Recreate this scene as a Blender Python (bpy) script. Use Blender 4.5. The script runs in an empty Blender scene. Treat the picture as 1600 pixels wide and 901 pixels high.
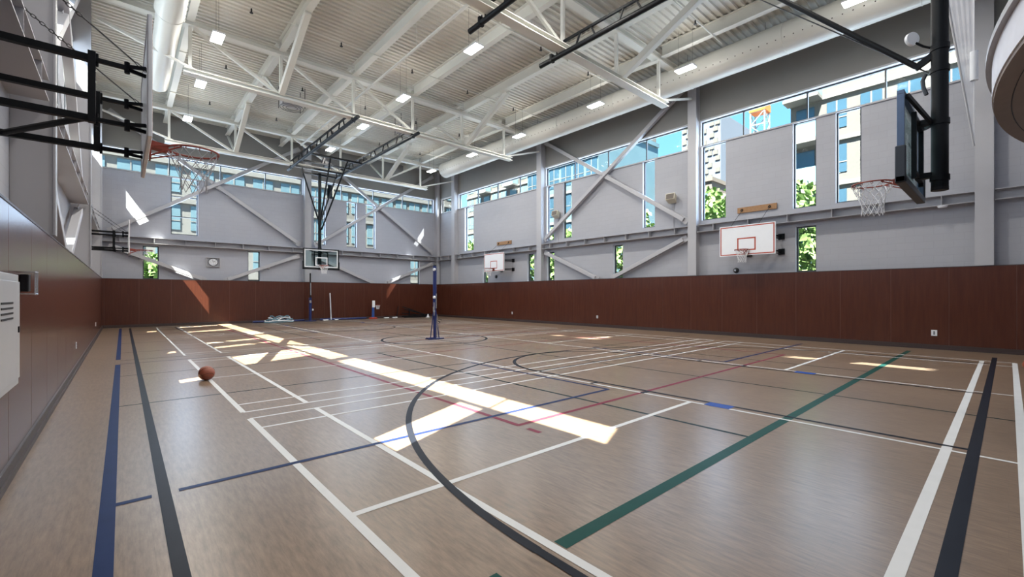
import bpy, math, random
from mathutils import Vector, Matrix
random.seed(7)
S = bpy.context.scene
COL = S.collection
PI = math.pi

# ------------------------------------------------------------------ camera
F_PX = 686.9
YAW = math.atan2(608, F_PX)
cam = bpy.data.objects.new('camera', bpy.data.cameras.new('camera'))
COL.objects.link(cam)
cam.location = (0, 0, 1.488)
cam.rotation_euler = (PI/2, 0, -YAW)
cam.data.sensor_width = 36.0
cam.data.lens = 36.0*F_PX/1600
cam.data.shift_y = 10.5/1600
cam.data.clip_start = 0.05
cam.data.clip_end = 600
S.camera = cam

# ------------------------------------------------------------------ light
S.view_settings.view_transform = 'Standard'
S.view_settings.look = 'None'
S.view_settings.exposure = 0.0
S.view_settings.gamma = 1.0
S.view_settings.use_curve_mapping = False

W = bpy.data.worlds.new('sky'); S.world = W; W.use_nodes = True
nt = W.node_tree; nt.nodes.clear()
wo = nt.nodes.new('ShaderNodeOutputWorld'); bg = nt.nodes.new('ShaderNodeBackground')
ramp = nt.nodes.new('ShaderNodeValToRGB'); tc = nt.nodes.new('ShaderNodeTexCoord'); sx = nt.nodes.new('ShaderNodeSeparateXYZ')
nt.links.new(tc.outputs['Generated'], sx.inputs[0]); nt.links.new(sx.outputs['Z'], ramp.inputs[0])
e = ramp.color_ramp.elements
e[0].position = 0.0; e[0].color = (0.62, 0.80, 0.92, 1)
e[1].position = 0.75; e[1].color = (0.10, 0.36, 0.85, 1)
m_ = e.new(0.30); m_.color = (0.26, 0.62, 0.95, 1)
nt.links.new(ramp.outputs[0], bg.inputs[0]); nt.links.new(bg.outputs[0], wo.inputs[0])
bg.inputs[1].default_value = 1.6

def light(name, typ, loc, energy, color=(1, 1, 1), dirv=None, **kw):
    d = bpy.data.lights.new(name, typ); d.energy = energy; d.color = color
    for k, v in kw.items(): setattr(d, k, v)
    o = bpy.data.objects.new(name, d); COL.objects.link(o); o.location = loc
    if dirv: o.rotation_euler = Vector(dirv).to_track_quat('-Z', 'Y').to_euler()
    return o
SUN = (0.63, 0.28, -1.0)
light('sun', 'SUN', (-20, -10, 30), 54.0, (1.0, 0.93, 0.78), SUN, angle=0.006)
# daylight falling in through the glazing (the same openings the windows are built in)
SKYC = (0.66, 0.80, 1.0)
SUNBACK = Vector((0.65, -0.28, 1.0))
for tgt, rad, pw in (((11.9, 2.3, 0), 1.35, 1.0), ((13.3, 3.2, 0), 0.75, 0.6), ((12.1, 10.2, 0), 1.1, 0.8), ((16.2, 27.2, 5.2), 1.4, 0.9), ((13.6, 27.0, 1.2), 1.0, 0.5), ((11.8, -0.4, 0), 0.9, 0.5)):
    t = Vector(tgt); D = 60.0
    p = t + SUNBACK.normalized()*D
    light('glass_tower_reflection', 'SPOT', p, 1500000*pw, (1.0, 0.95, 0.86), tuple(t-p), spot_size=2*math.atan(rad/D), spot_blend=0.35, shadow_soft_size=0.05)
for x0, y0, sx_, sy_, dv, en in ((-1.0, 4.6, 7.5, 0.9, (1, 0, -0.25), 165), (-1.0, 12.7, 7.8, 0.9, (1, 0, -0.25), 165), (-1.0, 20.8, 7.8, 0.9, (1, 0, -0.25), 165),
                                 (17.0, 4.6, 7.5, 0.9, (-1, 0, -0.25), 165), (17.0, 12.7, 7.8, 0.9, (-1, 0, -0.25), 165), (17.0, 20.8, 7.8, 0.9, (-1, 0, -0.25), 165)):
    light('window_daylight', 'AREA', (x0 + (-0.35 if x0 < 0 else 0.35), y0, 7.85), en, SKYC, dv, shape='RECTANGLE', size=sx_, size_y=sy_)

for wy, ww in ((7.54, 0.85), (4.52, 0.6), (3.33, 0.6), (10.33, 0.5), (16.19, 0.45), (23.5, 0.9)):
    light('window_daylight', 'AREA', (17.35, wy, 5.9), 52*ww/0.6, (0.62, 0.76, 1.0), (-1, 0, 0), shape='RECTANGLE', size=ww, size_y=2.8)
for wx, ww in ((2.3, 1.05), (8.83, 0.6), (10.76, 0.6), (12.0, 0.6)):
    light('window_daylight', 'AREA', (wx, 27.65, 5.9), 52*ww/0.6, (0.62, 0.76, 1.0), (0, -1, 0), shape='RECTANGLE', size=ww, size_y=2.8)
for wx, ww in ((3.5, 8.2), (12.5, 8.2)):
    light('window_daylight', 'AREA', (wx, 27.65, 7.85), 230, SKYC, (0, -1, -0.25), shape='RECTANGLE', size=ww, size_y=0.9)

# ------------------------------------------------------------------ materials
def mat(name, col, rough=0.6, metal=0.0, noise=None, bump=0.0, spec=0.5, coat=0.0, noise_scale=6.0, amt=0.12):
    m = bpy.data.materials.new(name); m.use_nodes = True
    n = m.node_tree.nodes; l = m.node_tree.links; b = n['Principled BSDF']
    b.inputs['Roughness'].default_value = rough; b.inputs['Metallic'].default_value = metal
    b.inputs['Specular IOR Level'].default_value = spec; b.inputs['Coat Weight'].default_value = coat
    t = n.new('ShaderNodeTexCoord'); ns = n.new('ShaderNodeTexNoise'); ns.inputs['Scale'].default_value = noise_scale; ns.inputs['Detail'].default_value = 5
    l.new(t.outputs['Object'], ns.inputs['Vector'])
    mx = n.new('ShaderNodeMix'); mx.data_type = 'RGBA'
    mx.inputs[6].default_value = (*[c*(1-amt) for c in col], 1); mx.inputs[7].default_value = (*[min(1, c*(1+amt)) for c in col], 1)
    l.new(ns.outputs['Fac'], mx.inputs[0]); l.new(mx.outputs[2], b.inputs['Base Color'])
    if bump:
        bp = n.new('ShaderNodeBump'); bp.inputs['Strength'].default_value = bump; bp.inputs['Distance'].default_value = 0.01
        l.new(ns.outputs['Fac'], bp.inputs['Height']); l.new(bp.outputs[0], b.inputs['Normal'])
    return m

def nodes_of(m):
    return m.node_tree.nodes, m.node_tree.links, m.node_tree.nodes['Principled BSDF']

def floor_material():
    m = mat('wood_look_floor', (0.3, 0.2, 0.15), 0.3)
    n, l, b = nodes_of(m)
    tcn = n.new('ShaderNodeTexCoord')
    mp = n.new('ShaderNodeMapping'); mp.inputs['Scale'].default_value = (34, 5.0, 1); l.new(tcn.outputs['Object'], mp.inputs[0])
    a = n.new('ShaderNodeTexNoise'); a.inputs['Scale'].default_value = 1.0; a.inputs['Detail'].default_value = 9; a.inputs['Roughness'].default_value = 0.66; l.new(mp.outputs[0], a.inputs['Vector'])
    mp2 = n.new('ShaderNodeMapping'); mp2.inputs['Scale'].default_value = (0.7, 0.35, 1); l.new(tcn.outputs['Object'], mp2.inputs[0])
    c = n.new('ShaderNodeTexNoise'); c.inputs['Scale'].default_value = 1.3; c.inputs['Detail'].default_value = 4; l.new(mp2.outputs[0], c.inputs['Vector'])
    br = n.new('ShaderNodeTexBrick'); mp3 = n.new('ShaderNodeMapping'); mp3.inputs['Rotation'].default_value = (0, 0, PI/2); l.new(tcn.outputs['Object'], mp3.inputs[0]); l.new(mp3.outputs[0], br.inputs['Vector'])
    br.inputs['Scale'].default_value = 1.0; br.inputs['Brick Width'].default_value = 1.4; br.inputs['Row Height'].default_value = 0.14; br.inputs['Mortar Size'].default_value = 0.001
    br.inputs['Color1'].default_value = (0.95, 0.95, 0.95, 1); br.inputs['Color2'].default_value = (1.0, 0.995, 0.99, 1); br.inputs['Mortar'].default_value = (0.8, 0.8, 0.8, 1)
    mr = n.new('ShaderNodeMapRange'); mr.inputs[1].default_value = 0.28; mr.inputs[2].default_value = 0.72; l.new(a.outputs['Fac'], mr.inputs[0])
    cr = n.new('ShaderNodeMix'); cr.data_type = 'RGBA'; l.new(mr.outputs[0], cr.inputs[0])
    cr.inputs[6].default_value = (0.150, 0.101, 0.071, 1); cr.inputs[7].default_value = (0.295, 0.206, 0.140, 1)
    cr2 = n.new('ShaderNodeValToRGB'); l.new(c.outputs['Fac'], cr2.inputs[0])
    cr2.color_ramp.elements[0].position = 0.3; cr2.color_ramp.elements[0].color = (0.86, 0.85, 0.84, 1); cr2.color_ramp.elements[1].position = 0.7; cr2.color_ramp.elements[1].color = (1.0, 1.0, 1.0, 1)
    m1 = n.new('ShaderNodeMix'); m1.data_type = 'RGBA'; m1.blend_type = 'MULTIPLY'; m1.inputs[0].default_value = 1; l.new(cr.outputs[2], m1.inputs[6]); l.new(cr2.outputs[0], m1.inputs[7])
    m2 = n.new('ShaderNodeMix'); m2.data_type = 'RGBA'; m2.blend_type = 'MULTIPLY'; m2.inputs[0].default_value = 1; l.new(m1.outputs[2], m2.inputs[6]); l.new(br.outputs[0], m2.inputs[7])
    l.new(m2.outputs[2], b.inputs['Base Color'])
    rr = n.new('ShaderNodeMapRange'); rr.inputs[3].default_value = 0.27; rr.inputs[4].default_value = 0.31; l.new(a.outputs['Fac'], rr.inputs[0]); l.new(rr.outputs[0], b.inputs['Roughness'])
    b.inputs['Specular IOR Level'].default_value = 0.27
    return m

def block_material(name, col, plane):
    m = mat(name, col, 0.75)
    n, l, b = nodes_of(m)
    tcn = n.new('ShaderNodeTexCoord'); sp = n.new('ShaderNodeSeparateXYZ'); cb = n.new('ShaderNodeCombineXYZ')
    l.new(tcn.outputs['Object'], sp.inputs[0]); l.new(sp.outputs['Y' if plane == 'x' else 'X'], cb.inputs[0]); l.new(sp.outputs['Z'], cb.inputs[1])
    br = n.new('ShaderNodeTexBrick'); l.new(cb.outputs[0], br.inputs['Vector']); br.inputs['Scale'].default_value = 1
    br.inputs['Brick Width'].default_value = 0.4; br.inputs['Row Height'].default_value = 0.2; br.inputs['Mortar Size'].default_value = 0.006
    br.inputs['Color1'].default_value = (*[c*0.985 for c in col], 1); br.inputs['Color2'].default_value = (*[c*1.015 for c in col], 1); br.inputs['Mortar'].default_value = (*[c*0.93 for c in col], 1)
    l.new(br.outputs[0], b.inputs['Base Color'])
    bp = n.new('ShaderNodeBump'); bp.inputs['Strength'].default_value = 0.25; bp.inputs['Distance'].default_value = 0.006; bp.invert = True
    l.new(br.outputs['Fac'], bp.inputs['Height']); l.new(bp.outputs[0], b.inputs['Normal'])
    return m

def veneer_material():
    m = mat('brown_panel_laminate', (0.09, 0.028, 0.018), 0.34)
    n, l, b = nodes_of(m)
    tcn = n.new('ShaderNodeTexCoord'); mp = n.new('ShaderNodeMapping'); mp.inputs['Scale'].default_value = (9, 9, 0.7); l.new(tcn.outputs['Object'], mp.inputs[0])
    a = n.new('ShaderNodeTexNoise'); a.inputs['Scale'].default_value = 2; a.inputs['Detail'].default_value = 7; l.new(mp.outputs[0], a.inputs['Vector'])
    cr = n.new('ShaderNodeValToRGB'); l.new(a.outputs['Fac'], cr.inputs[0]); ee = cr.color_ramp.elements
    ee[0].position = 0.3; ee[0].color = (0.062, 0.0175, 0.0105, 1); ee[1].position = 0.7; ee[1].color = (0.084, 0.0255, 0.0145, 1)
    l.new(cr.outputs[0], b.inputs['Base Color']); b.inputs['Roughness'].default_value = 0.24
    return m

def glass_material(name, tint, refl=0.08):
    m = bpy.data.materials.new(name); m.use_nodes = True; n = m.node_tree.nodes; l = m.node_tree.links; n.clear()
    o = n.new('ShaderNodeOutputMaterial'); mx = n.new('ShaderNodeMixShader'); t = n.new('ShaderNodeBsdfTransparent'); g = n.new('ShaderNodeBsdfGlossy'); lw = n.new('ShaderNodeLayerWeight')
    t.inputs[0].default_value = (*tint, 1); g.inputs['Roughness'].default_value = 0.03
    lw.inputs[0].default_value = refl
    mu = n.new('ShaderNodeMath'); mu.operation = 'MULTIPLY'; mu.inputs[1].default_value = 0.6
    l.new(lw.outputs['Fresnel'], mu.inputs[0]); l.new(mu.outputs[0], mx.inputs[0]); l.new(t.outputs[0], mx.inputs[1]); l.new(g.outputs[0], mx.inputs[2]); l.new(mx.outputs[0], o.inputs[0])
    return m

def emit(name, col, st):
    m = mat(name, col, 0.4); n, l, b = nodes_of(m)
    b.inputs['Emission Color'].default_value = (*col, 1); b.inputs['Emission Strength'].default_value = st
    return m

M = dict(
    floor=floor_material(),
    block_x=block_material('painted_block_side', (0.365, 0.368, 0.405), 'x'),
    block_y=block_material('painted_block_end', (0.365, 0.372, 0.42), 'y'),
    upper=mat('grey_upper_wall', (0.235, 0.23, 0.225), 0.8, noise_scale=2, amt=0.05),  # wall above the strip windows, darker grey than the blocks below
    veneer=veneer_material(),
    seam=mat('panel_seam', (0.13, 0.055, 0.038), 0.5),
    base=mat('dark_vinyl_base', (0.045, 0.028, 0.026), 0.45),
    steel=mat('grey_painted_steel', (0.40, 0.395, 0.42), 0.5, noise_scale=3, amt=0.04),
    white_steel=mat('white_painted_steel', (0.66, 0.655, 0.61), 0.5, noise_scale=2, amt=0.05),
    deck=mat('corrugated_roof_deck', (0.60, 0.59, 0.54), 0.5, noise_scale=0.5, amt=0.05),
    duct=mat('white_duct_fabric', (0.68, 0.67, 0.62), 0.38, noise_scale=2, amt=0.04),
    hole=mat('dark_perforation', (0.04, 0.03, 0.03), 0.8),
    black=mat('black_painted_steel', (0.006, 0.007, 0.009), 0.5, spec=0.2, noise_scale=20, amt=0.2),
    blackpad=mat('dark_rubber_padding', (0.03, 0.035, 0.045), 0.5),
    board_edge=mat('blue_grey_board_edge', (0.10, 0.14, 0.22), 0.4, metal=0.3),
    cable=mat('dark_steel_cable', (0.07, 0.07, 0.07), 0.5, metal=0.4),
    alu=mat('dark_window_frame', (0.045, 0.05, 0.06), 0.4, metal=0.3),
    reveal=mat('pale_window_trim', (0.66, 0.67, 0.72), 0.6),
    glass=glass_material('clear_window_glass', (0.93, 0.97, 0.98)),
    bglass=glass_material('tinted_board_glass', (0.80, 0.90, 0.90), 0.2),
    white=mat('white_enamel', (0.78, 0.79, 0.82), 0.35, amt=0.03),
    offwhite=mat('grey_white_edge', (0.42, 0.41, 0.42), 0.5, amt=0.08),
    red=mat('orange_red_paint', (0.40, 0.06, 0.03), 0.5),
    rimred=mat('worn_red_rim_paint', (0.24, 0.04, 0.025), 0.55, amt=0.25),
    net=mat('white_net_cord', (0.72, 0.72, 0.74), 0.9),
    oldnet=mat('weathered_net_cord', (0.40, 0.40, 0.42), 0.9),
    ball=mat('orange_pebbled_rubber', (0.30, 0.078, 0.042), 0.42, bump=0.5, noise_scale=120),
    ballseam=mat('black_ball_seam', (0.03, 0.015, 0.012), 0.6),
    navy=mat('navy_enamel', (0.018, 0.03, 0.13), 0.3, amt=0.1),
    silver=mat('silver_tube', (0.62, 0.63, 0.66), 0.25, metal=0.8),
    wood=mat('brown_mounting_timber', (0.30, 0.16, 0.07), 0.6, noise_scale=14, amt=0.3),
    beige=mat('beige_housing', (0.52, 0.48, 0.38), 0.5),
    cabinet=mat('light_grey_cabinet', (0.50, 0.50, 0.51), 0.4, metal=0.2, amt=0.04),
    dark=mat('near_black_plastic', (0.012, 0.012, 0.014), 0.5, spec=0.25),
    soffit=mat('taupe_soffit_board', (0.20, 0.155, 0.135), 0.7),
    fascia=mat('pale_lavender_fascia', (0.62, 0.62, 0.68), 0.6),
    lip=mat('grey_balcony_lip', (0.33, 0.32, 0.33), 0.5),
    mesh=mat('white_mesh_fabric', (0.58, 0.58, 0.62), 0.8),
    lamp=emit('lamp_diffuser', (1.0, 0.98, 0.93), 26.0),
    blue=mat('bright_blue_plastic', (0.03, 0.09, 0.32), 0.4),
    p_navy=mat('navy_floor_paint', (0.013, 0.028, 0.095), 0.38, spec=0.04, amt=0.15),
    p_black=mat('black_floor_paint', (0.014, 0.016, 0.024), 0.38, spec=0.04, amt=0.2),
    p_white=mat('white_floor_paint', (0.66, 0.66, 0.66), 0.38, spec=0.04, amt=0.06),
    p_green=mat('green_floor_paint', (0.010, 0.062, 0.052), 0.38, spec=0.04, amt=0.15),
    p_maroon=mat('maroon_floor_paint', (0.20, 0.035, 0.06), 0.38, spec=0.04, amt=0.15),
    p_thin=mat('dark_green_floor_paint', (0.014, 0.03, 0.032), 0.38, spec=0.04, amt=0.15),
    p_blue=mat('blue_floor_paint', (0.025, 0.07, 0.30), 0.38, spec=0.04, amt=0.1),
    ext_white=mat('white_facade_render', (0.095, 0.092, 0.09), 0.8),
    ext_cream=mat('cream_facade_render', (0.13, 0.11, 0.095), 0.8),
    ext_grey=mat('grey_facade_render', (0.10, 0.12, 0.16), 0.8),
    ext_glass=mat('blue_facade_glass', (0.035, 0.08, 0.125), 0.2, metal=0.2, spec=0.8, noise_scale=0.4, amt=0.35),
    ext_glass2=mat('pale_blue_facade_glass', (0.11, 0.18, 0.22), 0.2, metal=0.2, noise_scale=0.4, amt=0.25),
    ext_slab=mat('white_balcony_slab', (0.13, 0.13, 0.13), 0.7),
    ext_rail=mat('pale_glass_railing', (0.16, 0.28, 0.34), 0.2),
    ground=mat('street_paving', (0.16, 0.155, 0.15), 0.9),
    crane=mat('crane_white_paint', (0.36, 0.37, 0.38), 0.5),
    crane_o=mat('crane_orange_paint', (0.55, 0.14, 0.02), 0.5),
    leaf=mat('green_foliage', (0.14, 0.235, 0.07), 0.7, noise_scale=2, amt=0.5),
    bark=mat('tree_bark', (0.10, 0.07, 0.05), 0.9),
)

# ------------------------------------------------------------------ builders
class MB:
    def __init__(s): s.v = []; s.f = []; s.mi = []
    def add(s, vs, fs, mi=0):
        o = len(s.v); s.v += [tuple(v) for v in vs]; s.f += [tuple(i+o for i in f) for f in fs]; s.mi += [mi]*len(fs); return s
    def box(s, x0, x1, y0, y1, z0, z1, mi=0):
        x0, x1 = min(x0, x1), max(x0, x1); y0, y1 = min(y0, y1), max(y0, y1); z0, z1 = min(z0, z1), max(z0, z1)
        return s.add([(x0,y0,z0),(x1,y0,z0),(x1,y1,z0),(x0,y1,z0),(x0,y0,z1),(x1,y0,z1),(x1,y1,z1),(x0,y1,z1)],
                     [(0,3,2,1),(4,5,6,7),(0,1,5,4),(1,2,6,5),(2,3,7,6),(3,0,4,7)], mi)
    def frame(s, a, b, up=(0, 0, 1)):
        a = Vector(a); b = Vector(b); d = (b-a).normalized(); u = Vector(up)
        if abs(d.dot(u)) > 0.99: u = Vector((1, 0, 0)) if abs(d.x) < 0.9 else Vector((0, 1, 0))
        r = d.cross(u).normalized(); u = r.cross(d).normalized(); return a, b, r, u
    def prism(s, a, b, prof, up=(0, 0, 1), mi=0):
        a, b, r, u = s.frame(a, b, up); n = len(prof)
        vs = [p + r*q[0] + u*q[1] for p in (a, b) for q in prof]
        fs = [tuple(range(n-1, -1, -1)), tuple(range(n, 2*n))] + [(i, (i+1) % n, n+(i+1) % n, n+i) for i in range(n)]
        return s.add(vs, fs, mi)
    def bar(s, a, b, w, h, up=(0, 0, 1), mi=0):
        return s.prism(a, b, [(-w/2,-h/2),(w/2,-h/2),(w/2,h/2),(-w/2,h/2)], up, mi)
    def ibeam(s, a, b, w, h, t=0.018, up=(0, 0, 1), mi=0):
        for prof in ([(-w/2,-h/2),(w/2,-h/2),(w/2,-h/2+t),(-w/2,-h/2+t)], [(-w/2,h/2-t),(w/2,h/2-t),(w/2,h/2),(-w/2,h/2)], [(-t/2,-h/2+t),(t/2,-h/2+t),(t/2,h/2-t),(-t/2,h/2-t)]):
            s.prism(a, b, prof, up, mi)
        return s
    def tube(s, a, b, r, n=10, r2=None, mi=0):
        a, b, x, u = s.frame(a, b); r2 = r if r2 is None else r2
        vs = [a + x*(r*math.cos(2*PI*i/n)) + u*(r*math.sin(2*PI*i/n)) for i in range(n)] + [b + x*(r2*math.cos(2*PI*i/n)) + u*(r2*math.sin(2*PI*i/n)) for i in range(n)]
        fs = [tuple(range(n-1, -1, -1)), tuple(range(n, 2*n))] + [(i, (i+1) % n, n+(i+1) % n, n+i) for i in range(n)]
        return s.add(vs, fs, mi)
    def path(s, pts, r, n=8, closed=False, mi=0):
        P = [Vector(p) for p in pts]; m = len(P); rings = []; ref = None
        for i in range(m):
            d = (P[(i+1) % m]-P[i-1]) if closed else (P[min(i+1, m-1)]-P[max(i-1, 0)])
            d.normalize()
            if ref is None:
                ref = Vector((0, 0, 1)) if abs(d.z) < 0.9 else Vector((1, 0, 0))
            x = d.cross(ref).normalized(); y = x.cross(d).normalized(); ref = y
            rings.append([P[i] + x*(r*math.cos(2*PI*k/n)) + y*(r*math.sin(2*PI*k/n)) for k in range(n)])
        vs = [v for rg in rings for v in rg]; fs = []
        for i in range(m if closed else m-1):
            j = (i+1) % m
            for k in range(n): fs.append((i*n+k, i*n+(k+1) % n, j*n+(k+1) % n, j*n+k))
        if not closed: fs += [tuple(range(n-1, -1, -1)), tuple(range((m-1)*n, m*n))]
        return s.add(vs, fs, mi)
    def lathe(s, prof, c=(0, 0, 0), n=24, axis='z', mi=0):
        vs = []; m = len(prof)
        for i in range(n):
            a = 2*PI*i/n
            for r, h in prof:
                p = (r*math.cos(a), r*math.sin(a), h)
                if axis == 'x': p = (h, r*math.cos(a), r*math.sin(a))
                if axis == 'y': p = (r*math.cos(a), h, r*math.sin(a))
                vs.append((p[0]+c[0], p[1]+c[1], p[2]+c[2]))
        fs = [(i*m+k, ((i+1) % n)*m+k, ((i+1) % n)*m+k+1, i*m+k+1) for i in range(n) for k in range(m-1)]
        return s.add(vs, fs, mi)
    def torus(s, c, R, r, n=36, k=8, axis='z', mi=0):
        return s.lathe([(R+r*math.cos(2*PI*j/k), r*math.sin(2*PI*j/k)) for j in range(k+1)], c, n, axis, mi)

def obj(name, mb, mats, parent=None, smooth=False, bevel=0):
    me = bpy.data.meshes.new(name); me.from_pydata([tuple(v) for v in mb.v], [], mb.f)
    if not isinstance(mats, (list, tuple)): mats = [mats]
    for m in mats: me.materials.append(m)
    for p, i in zip(me.polygons, mb.mi): p.material_index = i
    me.validate(); me.update()
    if smooth:
        for p in me.polygons: p.use_smooth = True
        me.set_sharp_from_angle(angle=math.radians(40))
    o = bpy.data.objects.new(name, me); COL.objects.link(o)
    if parent:
        o.parent = parent
        o.matrix_parent_inverse = Matrix.Translation(parent.location).inverted() if parent.parent is None and parent.type == 'EMPTY' else Matrix.Identity(4)
    if bevel:
        b = o.modifiers.new('bevel', 'BEVEL'); b.width = bevel; b.segments = 2; b.limit_method = 'ANGLE'
    return o
def tag(o, label=None, cat=None, group=None, kind=None):
    if label: o['label'] = label
    if cat: o['category'] = cat
    if group: o['group'] = group
    if kind: o['kind'] = kind
    return o
def thing(name, label, cat, loc=(0, 0, 0), group=None):
    o = bpy.data.objects.new(name, None); COL.objects.link(o); o.location = loc; o.empty_display_size = 0.1
    return tag(o, label, cat, group)
def struct(name, mb=None, mats=None, loc=(0, 0, 0), **k):
    if mb is None:
        o = bpy.data.objects.new(name, None); COL.objects.link(o); o.location = loc
    else: o = obj(name, mb, mats, **k)
    o['kind'] = 'structure'; return o
def dup(root, loc, label, group=None, rotz=None):
    r = root.copy(); COL.objects.link(r); r.location = loc; r['label'] = label
    if rotz is not None: r.rotation_euler = (0, 0, rotz)
    if group: r['group'] = group
    for ch in list(root.children):
        c = ch.copy(); COL.objects.link(c); c.parent = r
        for g in ch.children:
            d = g.copy(); COL.objects.link(d); d.parent = c
    return r
ORD = ['nearest', 'second', 'third', 'fourth', 'fifth', 'sixth', 'seventh', 'eighth', 'ninth', 'tenth', 'eleventh', 'twelfth', 'thirteenth']

# ------------------------------------------------------------------ room shell
XL, XR, YB, YF = -1.05, 17.05, 27.35, -1.3      # faces of the grey walls
PL, PR, PB = -0.70, 16.75, 27.0                  # faces of the brown panelling
ZP, ZD = 2.24, 10.28
COLY = [0.42, 8.24, 16.72, 24.94]

fl = MB().box(-1.3, 17.3, -1.6, 27.6, -0.2, 0.0)
floor = struct('floor', fl, M['floor'])

def wall(name, plane, inner, outer, s0, s1, holes, mats):
    """plane 'x': wall at x=inner..outer, runs along y; holes = (s0, s1, z0, z1)"""
    S_ = sorted(set([s0, s1] + [h[0] for h in holes] + [h[1] for h in holes]))
    Z_ = sorted(set([0, 8.33, ZD+0.1] + [h[2] for h in holes] + [h[3] for h in holes]))
    mb = MB()
    def P(s, d, z): return (d, s, z) if plane == 'x' else (s, d, z)
    def hole(i, j):
        if i < 0 or j < 0 or i >= len(S_)-1 or j >= len(Z_)-1: return True
        cs = (S_[i]+S_[i+1])/2; cz = (Z_[j]+Z_[j+1])/2
        return any(h[0] < cs < h[1] and h[2] < cz < h[3] for h in holes)
    for i in range(len(S_)-1):
        for j in range(len(Z_)-1):
            if hole(i, j): continue
            a, b, c, d = S_[i], S_[i+1], Z_[j], Z_[j+1]; mi = 1 if c >= 8.32 else 0
            mb.add([P(a, inner, c), P(b, inner, c), P(b, inner, d), P(a, inner, d)], [(0, 1, 2, 3)], mi)
            mb.add([P(a, outer, c), P(b, outer, c), P(b, outer, d), P(a, outer, d)], [(3, 2, 1, 0)], mi)
            for (ii, jj, q) in ((i-1, j, ((a, c), (a, d))), (i+1, j, ((b, c), (b, d))), (i, j-1, ((a, c), (b, c))), (i, j+1, ((a, d), (b, d)))):
                if hole(ii, jj):
                    mb.add([P(q[0][0], inner, q[0][1]), P(q[1][0], inner, q[1][1]), P(q[1][0], outer, q[1][1]), P(q[0][0], outer, q[0][1])], [(0, 1, 2, 3)], 2)
    return struct(name, mb, mats)

ZS0, ZS1 = 7.34, 8.30
# clear storey strips: (start, end, mullions)
stripR = [(-1.2, 0.2, []), (0.62, 8.04, [2.45, 4.47, 6.49]), (8.44, 16.52, [10.51, 12.54, 14.58]), (16.92, 24.74, [18.71, 20.72, 22.72]), (25.14, 26.9, [])]
upR = [(7.08, 8.00, 4.42), (4.19, 4.86, 4.42), (3.01, 3.66, 4.42), (10.04, 10.62, 4.42), (15.94, 16.44, 4.42), (14.70, 15.28, 4.42), (23.02, 24.0, 4.42)]
loR = [(4.19, 4.78, 2.27, 3.80), (11.65, 12.16, 2.27, 3.80), (15.9, 16.42, 2.27, 3.78), (17.42, 17.96, 2.27, 3.80), (21.52, 22.05, 2.27, 3.80)]
stripL = [(0.56, 8.14, [2.45, 4.47, 6.49]), (8.36, 16.62, [10.51, 12.54, 14.58]), (16.84, 24.84, [18.71, 20.72, 22.72]), (25.04, 26.9, [])]
upL = [(2.50, 3.06, 4.42), (9.45, 11.1, 4.42), (13.35, 13.8, 4.42), (14.9, 15.35, 4.42), (20.2, 20.9, 4.42), (23.75, 24.25, 4.42)]
loL = [(8.46, 8.85, 2.6, 3.4), (13.35, 13.8, 2.6, 3.4), (22.1, 22.6, 2.6, 3.4)]
stripB = [(-0.85, 7.86, [1.72, 3.85, 5.95]), (8.3, 16.7, [10.16, 12.23, 14.33, 16.38])]
upB = [(1.77, 2.86, 4.5), (8.50, 9.16, 4.5), (10.44, 11.08, 4.5), (11.67, 12.32, 4.5)]
loB = [(0.71, 1.31, 2.27, 3.86), (5.08, 5.66, 2.27, 3.88), (14.86, 15.56, 2.27, 3.88)]
def holes(st, up, lo):
    return [(a, b, ZS0, ZS1) for a, b, _ in st] + [(a, b, z, ZS0) for a, b, z in up] + list(lo)
bx = [M['block_x'], M['upper'], M['reveal']]; by = [M['block_y'], M['upper'], M['reveal']]
wall('wall_right', 'x', XR, XR+0.24, YF-0.2, YB+0.24, holes(stripR, upR, loR), bx)
wall('wall_left', 'x', XL, XL-0.045, YF-0.2, YB+0.24, holes(stripL, upL, loL), bx)
wall('wall_back', 'y', YB, YB+0.24, XL, XR, holes(stripB, upB, loB), by)
wall('wall_front', 'y', YF, YF-0.2, XL, XR, [], by)

# windows
wn = [0]
def window(plane, d, s0, s1, z0, z1, mull=(), t=0.045, dep=0.07, transom=()):
    wn[0] += 1
    def B(mb, a, b, c, e, dd0=0, dd1=dep):
        if plane == 'x': mb.box(d+dd0, d+dd1, a, b, c, e)
        else: mb.box(a, b, d+dd0, d+dd1, c, e)
        return mb
    r = struct('window_%d' % wn[0])
    f = MB(); B(f, s0, s0+t, z0, z1); B(f, s1-t, s1, z0, z1); B(f, s0+t, s1-t, z0, z0+t); B(f, s0+t, s1-t, z1-t, z1)
    obj('window_frame', f, M['alu'], r)
    ms = [s0+t/2] + list(mull) + [s1-t/2]
    for m in mull: obj('mullion', B(MB(), m-t/2, m+t/2, z0+t, z1-t), M['alu'], r)
    for m in transom: obj('transom', B(MB(), s0+t, s1-t, m-t/2, m+t/2), M['alu'], r)
    for a, b in zip(ms[:-1], ms[1:]):
        obj('pane', B(MB(), a+t/2-0.003, b-t/2+0.003, z0+t-0.003, z1-t+0.003, dep*0.45, dep*0.55), M['glass'], r)
for d, st, up, lo in ((XR+0.12, stripR, upR, loR), (XL-0.04, stripL, upL, loL)):
    for a, b, m in st: window('x', d, a, b, ZS0, ZS1, m, *((0.022, 0.03) if d < 0 else (0.045, 0.07)))
    for a, b, z in up: window('x', d, a, b, z, ZS0, (), *((0.022, 0.03) if d < 0 else (0.045, 0.07)))
    for a, b, z, q in lo: window('x', d, a, b, z, q, (), *((0.022, 0.03) if d < 0 else (0.045, 0.07)))
for a, b, m in stripB: window('y', YB+0.12, a, b, ZS0, ZS1, m)
for a, b, z in upB: window('y', YB+0.12, a, b, z, ZS0, transom=(5.4, 6.4) if a < 5 else ())
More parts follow.
